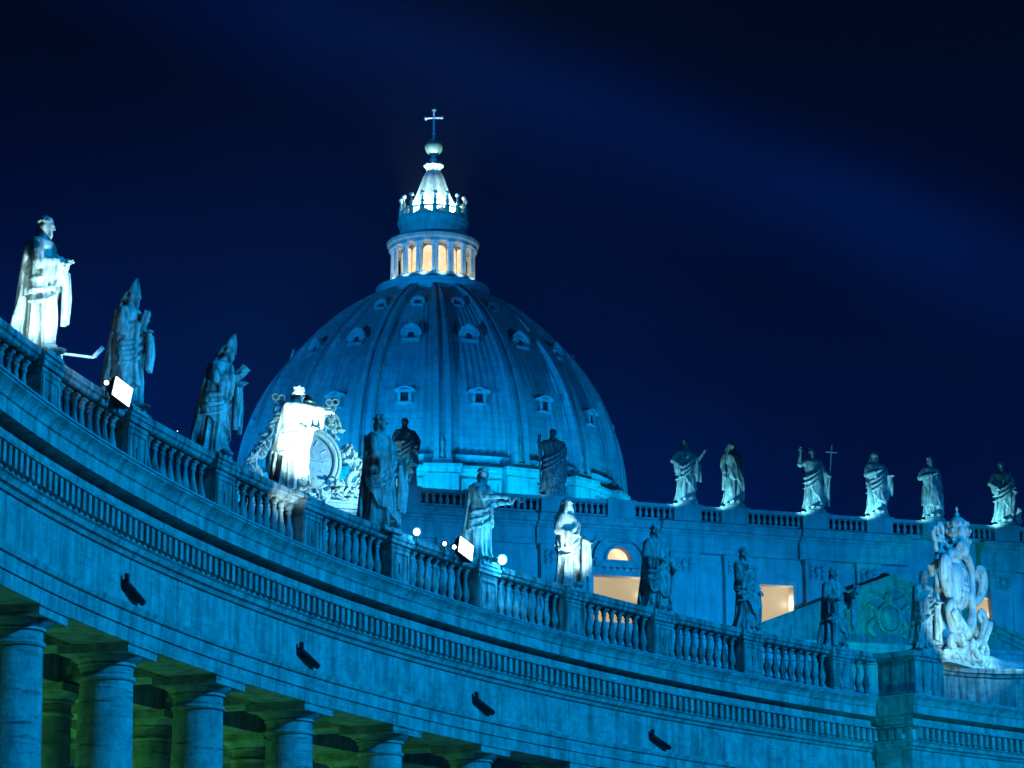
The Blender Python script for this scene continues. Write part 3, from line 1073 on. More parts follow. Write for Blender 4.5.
# windows: (s0, s1, z0, z1)
WIN = [(-26.5, -21.6, 39.6, 43.6), (-11.2, -8.0, 39.4, 43.6), (8.3, 11.35, 39.4, 43.55)]
LUN = (-24.12, 45.05, 1.08)       # lunette centre s, base z, radius
mb = MB()
fbox(mb, -57, 57, 0, 12, 0, 39.3)
edges = [-57] + [e_ for w in WIN for e_ in w[:2]] + [57]
for i in range(0, len(edges), 2):
    fbox(mb, edges[i], edges[i + 1], 0, 12, 39.3, 44.9)
for (s0, s1, z0, z1) in WIN:
    fbox(mb, s0, s1, 0, 12, z1, 44.9)
    fbox(mb, s0, s1, 0, 12, 39.3, z0)
    fbox(mb, s0, s1, 1.0, 12, z0, z1)
fbox(mb, -57, LUN[0] - 1.3, 0, 12, 44.9, 46.6)
fbox(mb, LUN[0] + 1.3, 57, 0, 12, 44.9, 46.6)
fbox(mb, LUN[0] - 1.3, LUN[0] + 1.3, 0.8, 12, 44.9, 46.6)
fbox(mb, LUN[0] - 1.3, LUN[0] + 1.3, 0, 0.8, 44.9, 45.02)
arcpts = [(LUN[0] + LUN[2] * math.cos(PI * i / 16), 45.02 + LUN[2] * math.sin(PI * i / 16)) for i in range(17)]
poly = [(LUN[0] + 1.3, 45.02)] + arcpts + [(LUN[0] - 1.3, 45.02), (LUN[0] - 1.3, 46.6), (LUN[0] + 1.3, 46.6)]
mb.prism(poly, lambda u, v, d: (u, d, v), 0, 0.8)
mb.build('attic_wall', FACM, facade, smooth=0)
# main entablature
mb = MB()
for (z0, z1, t) in ((34.0, 35.2, -0.8), (35.2, 36.9, -0.65), (36.9, 37.4, -1.2), (37.4, 38.2, -1.9), (38.2, 38.6, -2.1)):
    fbox(mb, -57.5, 57.5, t, -0.002, z0, z1 - 0.003)
mb.build('entablature', FACM, facade, smooth=0)
# attic base and cornice with breaks
mb = MB()
fbox(mb, -57.2, 57.2, -0.5, -0.002, 38.603, 39.25)
BR = [(-57, -31.8, 0.35), (-31.8, -28.6, 0.75), (-28.6, -20.7, 0.35), (-20.7, -12.3, 0.75), (-12.3, -7.6, 0.40), (-7.6, 2.9, 0.75), (2.9, 9.9, -0.02), (9.9, 16, 0.75), (16, 57, 0.35)]
for (s0, s1, d) in BR:
    if d < 0:
        continue
    for z0, z1, t in ((45.9, 46.35, 0.05), (46.35, 46.5, 0.16), (46.5, 47.3, 0.08), (47.3, 47.5, 0.25), (47.5, 47.75, 0.5), (47.75, 48.15, 0.85), (48.15, 48.4, 1.0)):
        if z1 < 46.6 and s0 < -24 < s1:
            continue
        fbox(mb, s0 + 0.003, s1 - 0.003, -d - t, -0.002, z0 + 0.002, z1)
fbox(mb, -57, 57, 0.0, 12, 46.603, 48.398)
mb.build('attic_cornice', FACM, facade, smooth=0)
# pilasters with carved capitals
for s0, s1, d in ((-31.4, -29.2, 0.6), (-19.6, -17.1, 0.55), (-14.6, -12.5, 0.55), (-7.0, -4.7, 0.55), (-2.0, 0.2, 0.4), (10.9, 13.4, 0.55), (-49.5, -47.3, 0.5), (-40.5, -38.2, 0.5), (18.0, 20.5, 0.5)):
    mb = MB()
    fbox(mb, s0, s1, -d, -0.003, 39.26, 45.88)
    for sgn in (0, 1):
        e_ = s0 + 0.02 if sgn == 0 else s1 - 0.30
        fbox(mb, e_, e_ + 0.28, -d - 0.12, -d - 0.001, 39.7, 44.1)
    fbox(mb, s0 - 0.1, s1 + 0.1, -d - 0.2, -0.003, 45.45, 45.87)
    pil = mb.build('pilaster', FACM, facade, smooth=0)
    mb = MB()
    c = (s0 + s1) / 2
    for q in range(9):
        u = c + (q % 3 - 1) * 0.55
        v = 44.35 + (q // 3) * 0.4
        mb.ell((u, -d - 0.12, v), (0.24, 0.16, 0.2), 10, 8)
    mb.ell((c, -d - 0.2, 44.9), (0.30, 0.2, 0.38), 10, 8)
    mb.build('carved_capital', FACM, pil)
# windows
for (s0, s1, z0, z1) in WIN:
    mb = MB()
    for q, (w, t) in enumerate(((0.35, 0.16), (0.18, 0.26))):
        o_ = 0.0 if q == 0 else 0.35
        fbox(mb, s0 - o_ - w, s0 - o_ - 0.003, -t, -0.003, z0 - 0.2, z1 + o_ + w)
        fbox(mb, s1 + o_ + 0.003, s1 + o_ + w, -t, -0.003, z0 - 0.2, z1 + o_ + w)
        fbox(mb, s0 - o_, s1 + o_, -t, -0.003, z1 + o_ + 0.003, z1 + o_ + w)
    wf = mb.build('window', FACM, facade, smooth=0)
    mb = MB()
    mb.add([(s0, 0.93, z0), (s1, 0.93, z0), (s1, 0.93, z1), (s0, 0.93, z1)], [(0, 1, 2, 3)])
    mb.build('pane', PANE, wf, smooth=0)
    wc = fac(s1 - 0.5, 0.5, z0 + 0.5)
    light('window_lamp_light', 'POINT', fac(s1 - 0.42, 0.55, (z0 + z1) / 2 + 0.6), 150, (1.0, 0.86, 0.56), radius=0.15)
mb = MB()
mb.prism([(LUN[0] + 1.08 * math.cos(PI * i / 16), 45.02 + 1.08 * math.sin(PI * i / 16)) for i in range(17)], lambda u, v, d: (u, d, v), 0.70, 0.76)
lp = MB()
poly = [(LUN[0] + 1.35 * math.cos(PI * i / 20), 45.0 + 1.35 * math.sin(PI * i / 20)) for i in range(21)] + \
       [(LUN[0] + 1.12 * math.cos(PI * i / 20), 45.0 + 1.12 * math.sin(PI * i / 20)) for i in range(20, -1, -1)]
lp.prism(poly, lambda u, v, d: (u, d, v), -0.25, -0.003)
poly = [(LUN[0] + 2.45 * math.cos(PI * i / 20), 45.0 + 2.1 * math.sin(PI * i / 20)) for i in range(21)] + \
       [(LUN[0] + 2.1 * math.cos(PI * i / 20), 45.0 + 1.75 * math.sin(PI * i / 20)) for i in range(20, -1, -1)]
lp.prism(poly, lambda u, v, d: (u, d, v), -0.55, -0.003)
for sg in (-1, 1):
    u0, u1 = LUN[0] + sg * 2.2, LUN[0] + sg * 3.9
    lp.prism([(u0, 46.3), (u0, 46.75), (u1, 45.15), (u1, 44.75)][::sg], lambda u, v, d: (u, d, v), -0.7, -0.004)
fbox(lp, LUN[0] - 2.3, LUN[0] + 2.3, -0.45, -0.003, 44.3, 44.75)
for q in range(5):
    lp.ell((LUN[0] - 1.2 + 0.6 * q, -0.3, 44.2), (0.22, 0.2, 0.18), 8, 6)
lw = lp.build('arched_window', FACM, facade)
mb.build('lunette_pane', LPANE, lw, smooth=0)
# pediment
mb = MB()
AP = (0.95, 44.9)
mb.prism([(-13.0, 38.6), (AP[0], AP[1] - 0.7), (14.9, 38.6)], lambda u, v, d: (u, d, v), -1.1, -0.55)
ped = mb.build('pediment', GREENLIT, facade, smooth=0)
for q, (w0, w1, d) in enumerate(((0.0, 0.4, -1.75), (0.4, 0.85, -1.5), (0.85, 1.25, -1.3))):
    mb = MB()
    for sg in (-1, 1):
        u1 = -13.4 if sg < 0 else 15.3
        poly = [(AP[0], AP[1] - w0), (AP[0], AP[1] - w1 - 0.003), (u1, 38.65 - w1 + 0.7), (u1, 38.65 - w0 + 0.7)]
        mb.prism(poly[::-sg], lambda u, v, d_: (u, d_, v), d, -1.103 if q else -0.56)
    mb.build('raking_cornice', GREENLIT, ped, smooth=0)
# carved crest in the pediment: shield, tiara, keys, two supporting figures
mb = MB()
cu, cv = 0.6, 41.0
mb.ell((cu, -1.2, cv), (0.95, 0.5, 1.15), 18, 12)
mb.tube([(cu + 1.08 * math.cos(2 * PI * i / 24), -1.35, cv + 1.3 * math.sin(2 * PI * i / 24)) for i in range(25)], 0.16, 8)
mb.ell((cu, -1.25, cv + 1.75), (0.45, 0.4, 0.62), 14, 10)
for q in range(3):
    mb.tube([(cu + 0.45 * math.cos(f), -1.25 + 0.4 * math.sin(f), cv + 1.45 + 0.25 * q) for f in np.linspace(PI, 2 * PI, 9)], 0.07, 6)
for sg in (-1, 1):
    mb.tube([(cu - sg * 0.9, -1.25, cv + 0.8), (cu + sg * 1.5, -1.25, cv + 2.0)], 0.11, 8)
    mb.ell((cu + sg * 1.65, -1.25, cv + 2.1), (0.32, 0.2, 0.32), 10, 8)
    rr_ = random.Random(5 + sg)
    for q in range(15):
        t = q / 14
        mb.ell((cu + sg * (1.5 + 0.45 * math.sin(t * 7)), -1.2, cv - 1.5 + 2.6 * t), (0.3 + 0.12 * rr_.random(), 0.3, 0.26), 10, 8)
mb.build('carved_crest', GREENLIT, ped)
# roof balustrade
mb = MB()
fbox(mb, -57, 57, -0.75, 0.1, 48.402, 48.75)
fb = mb.build('roof_balustrade', FACM, facade, smooth=0)
mb = MB()
fbox(mb, -57, 57, -0.8, 0.12, 49.72, 50.03)
mb.build('handrail', FACM, fb, smooth=0)
PEDS = [-51.8, -43.4, -37, -30.2, -24.2, -18.1, -13.7, -6.05, 0.1, 5.5, 12.6, 20, 27, 34, 41, 48]
pedm = MB()
pedm.box((0, 0, 49.22), (2.5, 1.35, 1.62))
pedm.box((0, 0, 49.98), (2.7, 1.5, 0.2))
pedm.box((0, 0, 48.52), (2.7, 1.5, 0.22))
PEDM = pedm.mesh('pedestal', 0)
PEDM.materials.append(FACM)
bb = MB()
bb.lathe([(0.11, 0), (0.13, 0.06), (0.10, 0.12), (0.19, 0.36), (0.18, 0.46), (0.09, 0.75), (0.09, 0.84), (0.13, 0.9), (0.14, 0.965)], n=10)
for i, s in enumerate(PEDS):
    place(PEDM, 'pedestal', fb, (s, -0.33, 0))
    if i + 1 < len(PEDS) and s < 14:
        a, b = s + 1.4, PEDS[i + 1] - 1.4
        n = max(2, int((b - a) / 0.52))
        row = MB()
        for j in range(n + 1):
            u = a + (b - a) * j / n
            for q in range(len(bb.v) // 10 - 1):
                pass
            base = len(row.v)
            row.v.extend([(x + u, y - 0.33, z + 48.752) for x, y, z in bb.v])
            row.f.extend([tuple(t + base for t in f) for f in bb.f])
        row.build('baluster_row', FACM, fb)
mb = MB()
mb.loft([[(s_, t_, z_) for t_, z_ in ((1.5, 48.402), (3.0, 48.6), (16.0, 53.2), (30.0, 53.2), (30.0, 40.0), (12.002, 40.0), (12.002, 48.402))] for s_ in (-50, 50)])
mb.build('roof', ROOFM, facade, smooth=0)

# ================================================================== CLOCK on the facade's end
kx, kz = -52.1, 51.6
clk = empty('clock', fac(kx, -0.6, 49.0), PSI)
tag(clk, 'large round roof clock framed by carved scrollwork, half hidden by a white statue', 'clock')


def cl(u, v, d=0.0):
    return (u, d, v)


KZ = kz - 49.0
mb = MB()
mb.prism([(2.3 * math.cos(2 * PI * i / 48), KZ + 2.3 * math.sin(2 * PI * i / 48)) for i in range(48)], cl, -0.25, 0.5)
dial = mb.build('dial', DIAL, clk, smooth=0)
for i in range(12):
    mb = MB()
    f = 2 * PI * i / 12
    c = Vector((math.cos(f), 0, math.sin(f)))
    mb.tube([(c * 1.55) + Vector((0, -0.28, KZ)), (c * 2.05) + Vector((0, -0.28, KZ))], 0.07, 6)
    mb.build('hour_mark', MARB, dial)
mb = MB()
mb.tube([(0, -0.36, KZ), (1.5, -0.36, KZ - 0.12)], [0.13, 0.04], 6)
mb.build('clock_hand', GILT, dial)
mb = MB()
for r_, w, d in ((2.62, 0.22, -0.3), (2.95, 0.14, -0.45)):
    mb.tube([(r_ * math.cos(2 * PI * i / 48), d, KZ + r_ * math.sin(2 * PI * i / 48)) for i in range(49)], w, 10)
mb.prism([(3.1 * math.cos(2 * PI * i / 48), KZ + 3.1 * math.sin(2 * PI * i / 48)) for i in range(48)], cl, 0.1, 0.8)
mb.build('ring_frame', MARB, clk)


def spiral(mb, c, r0, turns, start, sgn, rad, plane, n=26):
    pts, rs = [], []
    for i in range(n):
        t = i / (n - 1)
        f = start + sgn * turns * 2 * PI * t
        r = r0 * (1 - 0.85 * t)
        pts.append(plane(c[0] + r * math.cos(f), c[1] + r * math.sin(f)))
        rs.append(rad * (1 - 0.45 * t))
    mb.tube(pts, rs, 8)


rnd = random.Random(77)
for sg in (-1, 1):
    mb = MB()
    pl = lambda u, v: (u, -0.2, v)
    spiral(mb, (sg * 3.9, KZ + 0.6), 0.75, 1.3, PI / 2, sg, 0.24, pl)
    spiral(mb, (sg * 4.6, KZ - 1.6), 1.0, 1.4, PI / 2, sg, 0.28, pl)
    mb.tube([(sg * 3.1, -0.2, KZ + 1.4), (sg * 3.7, -0.3, KZ + 1.3), (sg * 4.4, -0.3, KZ + 0.2), (sg * 4.9, -0.3, KZ - 0.8), (sg * 5.9, -0.3, KZ - 2.0), (sg * 6.6, -0.2, KZ - 3.2)], [0.15, 0.28, 0.34, 0.32, 0.3, 0.2], 10)
    for q in range(75):     # acanthus leaves and garlands
        t = rnd.random()
        u = sg * (3.2 + 2.8 * t + rnd.uniform(-0.3, 0.4))
        v = KZ + 1.7 - 4.6 * t + rnd.uniform(-0.5, 0.5)
        rot = Matrix.Rotation(rnd.uniform(0, PI), 3, 'Y')
        k = rnd.uniform(0.5, 1.25)
        mb.ell((u, -0.35 + rnd.uniform(-0.5, 0.2), v), (0.14 * k, 0.16, 0.40 * k), 8, 6, rot)
    mb.build('scroll_ornament', MARB, clk)
mb = MB()
for q in range(90):
    u = rnd.uniform(-6, 6)
    v = rnd.uniform(-0.6, 1.1) if abs(u) > 2 else rnd.uniform(-0.6, 0.0)
    k = rnd.uniform(0.5, 1.2)
    mb.ell((u, -1.0 + rnd.uniform(-0.4, 0.3), v), (0.15 * k, 0.16, 0.42 * k), 8, 6, Matrix.Rotation(rnd.uniform(0, PI), 3, 'Y'))
mb.build('foot_foliage', MARB, clk)
# tiara and keys on top
mb = MB()
mb.lathe([(0.75, 0), (0.95, 0.12), (0.95, 0.3), (0.92, 0.75), (1.0, 0.85), (0.95, 0.98), (0.78, 1.35), (0.84, 1.45), (0.76, 1.58), (0.45, 1.95), (0.12, 2.15), (0.16, 2.3), (0.05, 2.42)], (0, -0.1, KZ + 3.55), 20)
mb.build('tiara', BRONZE, clk)
for sg in (-1, 1):
    mb = MB()
    A, B = Vector((-sg * 1.0, 0.1 + 0.15 * sg, KZ + 2.7)), Vector((sg * 2.0, 0.1 + 0.15 * sg, KZ + 4.9))
    mb.tube([A, B], 0.17, 8)
    d = (B - A).normalized()
    nn = Vector((-d.z, 0, d.x))
    for q in range(3):
        f = 2 * PI * q / 3
        c = B + d * 0.45 + (d * math.cos(f) + nn * math.sin(f)) * 0.32
        mb.tube([c + (d * math.cos(g_) + nn * math.sin(g_)) * 0.26 for g_ in np.linspace(0, 2 * PI, 13)], 0.09, 6)
    mb.build('crossed_key', MARB, clk)
for sg in (-1, 1):
    mb = MB()
    for q in range(46):
        u = sg * (0.9 + 2.3 * rnd.random())
        v = KZ + 3.0 + 2.1 * rnd.random() - 0.55 * abs(u)
        rot = Matrix.Rotation(-sg * 0.8 + rnd.uniform(-0.8, 0.8), 3, 'Y')
        mb.ell((u, -0.3 + rnd.uniform(-0.25, 0.25), v + 0.6), (0.13, 0.15, 0.36), 8, 6, rot)
    mb.build('leaf_spray', MARB, clk)
mb = MB()
mb.box((0, 0.5, -0.25), (9.5, 1.2, 0.7))
mb.box((0, 0.5, 0.25), (6.0, 1.1, 0.3))
mb.build('base', FACM, clk, smooth=0)

# ================================================================== DOME
LD = (float(DC[0]), float(DC[1]), 0.0)
TOC = math.atan2(-DC[1], -DC[0])                # bearing from the axis toward the square
RIB0 = TOC + R(3.0)
dome = empty('dome', LD)
tag(dome, 'great ribbed church dome with rows of dormers and a lit columned lantern carrying a cross', 'dome')
DP = [(25.9, 76.9), (25.7, 78.3), (25.5, 80.5), (25.0, 83.5), (24.1, 86.5), (22.7, 89.8), (20.9, 92.8), (18.5, 95.8), (15.8, 98.7), (12.7, 101.4), (9.9, 103.3), (7.0, 104.8)]
DP = [(r_ * 0.968, z_) for r_, z_ in DP]
DZ = np.array([p[1] for p in DP])
DR = np.array([p[0] for p in DP])


def dpt(t):                                      # smooth profile, t in 0..1
    i = t * (len(DP) - 1)
    k = int(min(i, len(DP) - 2))
    u = i - k
    p0, p1, p2, p3 = (np.array(DP[min(max(k + q, 0), len(DP) - 1)]) for q in (-1, 0, 1, 2))
    return 0.5 * (2 * p1 + (p2 - p0) * u + (2 * p0 - 5 * p1 + 4 * p2 - p3) * u * u + (3 * p1 - p0 - 3 * p2 + p3) * u ** 3)


def dz_r(z):
    return float(np.interp(z, DZ, DR))


mb = MB()
rings = []
for i in range(60):
    r, z = dpt(i / 59)
    ring = []
    for j in range(320):
        f = 2 * PI * j / 320 + RIB0
        # standing seams of the lead sheets
        sm = 0.17 if (j % 20) in (3, 5, 7, 9, 11, 13, 15, 17) else 0.0
        ring.append(((r + sm) * math.cos(f), (r + sm) * math.sin(f), z))
    rings.append(ring)
mb.loft(rings)
mb.build('dome_shell', LEADM, dome, smooth=30)
for q in range(16):
    f0 = RIB0 + 2 * PI * q / 16
    mb = MB()
    rings = []
    for i in range(50):
        t = i / 49
        r, z = dpt(t)
        w = 1.55 * (0.34 + 0.66 * (r - 6.0) / 20)
        ring = []
        for (dw, h) in ((-1.0, -0.3), (-1.0, 0.28), (-0.74, 0.28), (-0.72, 0.95), (-0.30, 0.95), (-0.28, 0.55), (0.28, 0.55), (0.30, 0.95), (0.72, 0.95), (0.74, 0.28), (1.0, 0.28), (1.0, -0.3)):
            hh = h * (0.6 + 0.4 * r / 25)
            hh *= 1.55
            x, y = r + hh * (0.55 + 0.45 * r / 26), w * dw
            ring.append((x * math.cos(f0) - y * math.sin(f0), x * math.sin(f0) + y * math.cos(f0), z + hh * 0.6 * (1 - r / 26)))
        rings.append(ring)
    mb.loft(rings)
    mb.build('rib', LEADM, dome, smooth=0)

# dormers, three rows


def dorm_frame(f, r, z, up):
    """local x = tangent, y = outward, z = up"""
    return Matrix.Translation((r * math.cos(f), r * math.sin(f), z)) @ Matrix.Rotation(f - PI / 2, 4, 'Z') @ Matrix.Rotation(up, 4, 'X')


def half_ring(mb, c, ra, rb, y0, y1, a0=0.0, a1=PI, n=16, sq=1.0):
    po = [(c[0] + rb * math.cos(a0 + (a1 - a0) * i / n), c[1] + sq * rb * math.sin(a0 + (a1 - a0) * i / n)) for i in range(n + 1)]
    pi_ = [(c[0] + ra * math.cos(a0 + (a1 - a0) * i / n), c[1] + sq * ra * math.sin(a0 + (a1 - a0) * i / n)) for i in range(n, -1, -1)]
    mb.prism(po + pi_, lambda u, v, d: (u, d, v), y0, y1)


def dorm_lower(kind):
    mb = MB()
    for sx in (-1, 1):
        mb.box((sx * 0.85, -0.2, 0.0), (0.45, 1.6, 2.0))
    mb.box((0, -0.2, -1.08), (2.5, 1.7, 0.3))
    mb.box((0, -0.2, 0.98), (2.5, 1.7, 0.22))
    if kind == 0:
        for sg in (-1, 1):
            mb.prism([(0, 1.95), (0, 1.62), (sg * 1.75, 1.0), (sg * 1.75, 1.3)], lambda u, v, d: (u, d, v), -1.4, 0.85)
    else:
        half_ring(mb, (0, 0.55), 1.35, 1.75, -1.4, 0.85, R(25), R(155), sq=0.75)
    mb.box((0, 0.05, 1.22), (3.3, 1.2, 0.2))
    return mb


def dorm_mid():
    mb = MB()
    half_ring(mb, (0, -0.1), 0.5, 1.45, -1.8, 0.5, -0.35, PI + 0.35)
    half_ring(mb, (0, -0.1), 1.2, 1.62, -1.6, 0.72, 0.1, PI - 0.1)
    mb.ell((0, 0.55, 1.45), (0.35, 0.3, 0.35), 10, 8)
    mb.box((0, 0.0, -0.95), (2.7, 1.4, 0.42))
    return mb


def dorm_top():
    mb = MB()
    half_ring(mb, (0, 0), 0.55, 0.95, -1.2, 0.4, -0.2, PI + 0.2)
    mb.box((0, 0.0, -0.62), (1.5, 0.9, 0.3))
    return mb


DK = []
for kind, fn in (('lowA', lambda: dorm_lower(0)), ('lowB', lambda: dorm_lower(1)), ('mid', dorm_mid), ('top', dorm_top)):
    me = fn().mesh('dormer', 35)
    me.materials.append(LEADM)
    DK.append(me)
vo = MB()
vo.box((0, -0.35, -0.05), (1.3, 1.1, 1.9))
VL = vo.mesh('opening', 0)
VL.materials.append(DARKV)
vo = MB()
vo.lathe([(0.62, -0.9), (0.62, 0.2)], n=20)
vo.v = [(x, z, y - 0.1) for x, y, z in vo.v]
VM = vo.mesh('opening', 30)
VM.materials.append(DARKV)
vo = MB()
vo.lathe([(0.56, -0.8), (0.56, 0.0)], n=16)
vo.v = [(x, z, y) for x, y, z in vo.v]
VT = vo.mesh('opening', 30)
VT.materials.append(DARKV)
for q in range(16):
    f = RIB0 + 2 * PI * (q + 0.5) / 16
    for (me, vm, z, out, up) in ((DK[q % 2], VL, 85.5, 0.25, 0.0), (DK[2], VM, 94.9, 0.3, 0.25), (DK[3], VT, 100.8, 0.2, 0.45)):
        d = bpy.data.objects.new('dormer', me)
        COL.objects.link(d)
        d.parent = dome
        M = dorm_frame(f, dz_r(z) + out, z, up)
        d.location = M.to_translation()
        if vm is VL:
            d.scale = (0.82, 0.8, 0.70)
        elif vm is VM:
            d.scale = (0.85, 0.85, 0.95)
        d.rotation_euler = M.to_euler()
        place(vm, 'opening', d, (0, 0, 0))

# drum attic, cornice and pedestals under the ribs
mb = MB()
mb.lathe([(r_ * 0.968, z_) for r_, z_ in [(26.0, 40), (26.0, 67.5), (28.8, 68.0), (28.8, 69.2), (26.4, 69.5), (26.2, 70.0), (26.0, 70.0), (26.0, 75.2), (26.35, 75.4), (26.35, 75.7), (26.7, 75.9), (26.7, 76.3), (26.0, 76.5), (25.6, 76.9), (24.0, 77.0)]], n=192)
mb.build('drum', FACM, dome, smooth=25)
mb = MB()
mb.lathe([(24.4, 77.35), (25.55, 77.4), (25.7, 77.7), (25.2, 78.1), (24.4, 78.2)], n=192, cap=False)
mb.build('dome_ledge', LEADM, dome, smooth=25)
pd = MB()
pd.box((26.4, 0, 72.5), (1.6, 4.2, 5.4))
pd.box((26.6, 0, 75.55), (1.9, 4.6, 0.5))
pd.box((26.75, 0, 76.05), (2.1, 4.9, 0.5))
for sx in (-1, 1):
    pd.box((27.26, sx * 1.55, 72.5), (0.12, 0.9, 5.3))
pd.v = [(x - 0.85, y, z) for x, y, z in pd.v]
PDM = pd.mesh('buttress_attic', 0)
PDM.materials.append(FACM)
cd = MB()
cd.box((26.5, 0, 76.65), (1.3, 2.6, 0.7))
for yy in (-0.8, 0, 0.8):
    cd.lathe([(0.42, 76.95), (0.46, 77.5), (0.2, 78.0), (0.34, 78.5 + (0.7 if yy == 0 else 0)), (0.12, 79.0 + (0.7 if yy == 0 else 0)), (0.02, 79.5 + (0.9 if yy == 0 else 0))], (26.5, yy, 0), 10)
cd.v = [(x - 0.75, y, z) for x, y, z in cd.v]
CDM = cd.mesh('candelabrum', 35)
CDM.materials.append(FACM)
for q in range(16):
    f = RIB0 + 2 * PI * q / 16
    place(PDM, 'buttress', dome, (0, 0, 0), f)
    place(CDM, 'candelabrum', dome, (0, 0, 0), f)
    # sunk panel frames of the attic between the buttresses
for q in range(16):
    f = RIB0 + 2 * PI * (q + 0.5) / 16
    fsg = MB()
    for a, b, z0, z1 in ((-2.6, 2.6, 74.4, 74.75), (-2.6, 2.6, 70.3, 70.7), (-2.6, -2.25, 70.7, 74.4), (2.25, 2.6, 70.7, 74.4)):
        c = (a + b) / 2
        fsg.box((25.19 * math.cos(f) - c * math.sin(f), 25.19 * math.sin(f) + c * math.cos(f), (z0 + z1) / 2), (0.3, b - a, z1 - z0), f)
    fsg.build('attic_panel', FACM, dome, smooth=0)

# lantern
lan = MB()
lan.lathe([(6.9, 104.6), (7.2, 104.9), (7.5, 105.5), (7.75, 105.8), (7.75, 106.2), (7.3, 106.3), (6.5, 106.4), (6.2, 106.7), (6.1, 107.2), (4.2, 107.3), (4.0, 107.4)], n=96)
lnt = lan.build('lantern', LEADM, dome, smooth=25)
mb = MB()
mb.lathe([(4.15, 107.2), (4.15, 111.9)], n=64)
mb.build('lantern_core', FACM, lnt, smooth=25)
mb = MB()
for q in range(16):
    f = RIB0 + 2 * PI * (q + 0.5) / 16
    t = Vector((-math.sin(f), math.cos(f), 0))
    c = Vector((math.cos(f), math.sin(f), 0)) * 4.2
    poly = [(-0.74, 107.45), (0.74, 107.45)] + [(0.74 * math.cos(a), 110.7 + 0.74 * math.sin(a)) for a in np.linspace(0, PI, 9)]
    vs = [tuple(c + t * u + Vector((0, 0, v))) for u, v in poly]
    mb.add(vs, [tuple(range(len(vs)))])
mb.build('lantern_window', LPANE, lnt, smooth=0)
lc = MB()
for sx in (-1, 1):
    lc.lathe([(0.30, 107.2), (0.30, 107.5), (0.23, 107.6), (0.20, 110.9), (0.22, 111.0), (0.32, 111.3), (0.34, 111.5)], (5.55, sx * 0.23, 0), 12)
lc.box((5.5, 0, 111.62), (1.0, 1.1, 0.2))
LCM = lc.mesh('lantern_column', 35)
LCM.materials.append(MARB)
for q in range(16):
    place(LCM, 'lantern_column', lnt, (0, 0, 0), RIB0 + 2 * PI * q / 16)
mb = MB()
mb.lathe([(3.0, 111.72), (5.9, 111.72), (6.0, 112.1), (6.25, 112.3), (6.35, 112.7), (6.2, 112.9), (4.9, 113.1), (4.6, 113.3), (4.5, 114.9), (4.7, 115.0), (4.75, 115.4), (4.9, 115.6), (4.9, 115.9), (4.6, 116.0), (3.0, 116.05)], n=96)
mb.build('lantern_cornice', FACM, lnt, smooth=25)
mb = MB()
mb.lathe([(4.55, 116.05), (4.55, 116.25)], n=64)
for q in range(96):
    f = 2 * PI * q / 96
    mb.lathe([(0.06, 116.2), (0.09, 116.45), (0.05, 116.9), (0.06, 117.05)], (4.45 * math.cos(f), 4.45 * math.sin(f), 0), 6)
mb.tube([(4.45 * math.cos(2 * PI * i / 64), 4.45 * math.sin(2 * PI * i / 64), 117.1) for i in range(65)], 0.12, 6)
mb.build('lantern_railing', FACM, lnt)
lf = MB()
lf.lathe([(0.30, 116.0), (0.30, 117.2), (0.16, 117.4), (0.30, 117.75), (0.14, 118.1), (0.10, 118.6), (0.34, 118.85), (0.28, 119.1), (0.05, 119.2)], (4.45, 0, 0), 10)
LFM = lf.mesh('candelabrum_finial', 35)
LFM.materials.append(FACM)
for q in range(16):
    place(LFM, 'candelabrum_finial', lnt, (0, 0, 0), RIB0 + 2 * PI * q / 16)
mb = MB()
n = 64
rings = []
for r, z in ((3.9, 116.0), (3.5, 117.0), (2.95, 118.2), (2.4, 119.4), (1.95, 120.6), (1.6, 121.7), (1.3, 122.5), (1.05, 123.0), (0.95, 123.1)):
    rings.append([((r + (0.22 * r / 3 if j % 4 == 0 else 0)) * math.cos(2 * PI * j / n), (r + (0.14 * r / 3 if j % 4 == 0 else 0)) * math.sin(2 * PI * j / n), z) for j in range(n)])
mb.loft(rings)
mb.build('spire', MARB, dome, smooth=20)
mb = MB()
mb.lathe([(0.8, 123.1), (1.0, 123.2), (1.0, 123.4), (1.1, 123.8), (1.3, 124.0), (1.0, 124.05), (0.6, 123.9), (0.42, 124.1), (0.55, 124.6), (0.6, 124.9), (0.35, 125.2), (0.3, 125.6)], n=24)
for q in range(8):
    f = 2 * PI * q / 8
    mb.ell((1.15 * math.cos(f), 1.15 * math.sin(f), 124.05), (0.22, 0.22, 0.32), 8, 6)
mb.build('spire_crown', MARB, dome)
mb = MB()
mb.ell((0, 0, 126.75), (1.22, 1.22, 1.22), 32, 20)
mb.build('ball', BRONZE, dome, smooth=60)
mb = MB()
mb.M = Matrix.Rotation(R(-6), 4, 'Z')
mb.tube([(0, 0, 127.9), (0, 0, 128.6)], [0.22, 0.12], 8)
mb.tube([(0, 0, 128.5), (0, 0, 132.2)], 0.15, 8)
mb.tube([(-1.05, 0, 131.05), (1.05, 0, 131.05)], 0.15, 8)
for c in ((-1.1, 0, 131.05), (1.1, 0, 131.05), (0, 0, 132.2), (0, 0, 128.7)):
    mb.ell(c, (0.3 if c[0] == 0 else 0.25, 0.15, 0.25), 10, 8)
mb.build('cross', GILT, dome)
mb = MB()
mb.tube([(0, 0, 132.4), (0, 0, 134.8)], 0.05, 6)
mb.build('lightning_rod', BLACK, dome)
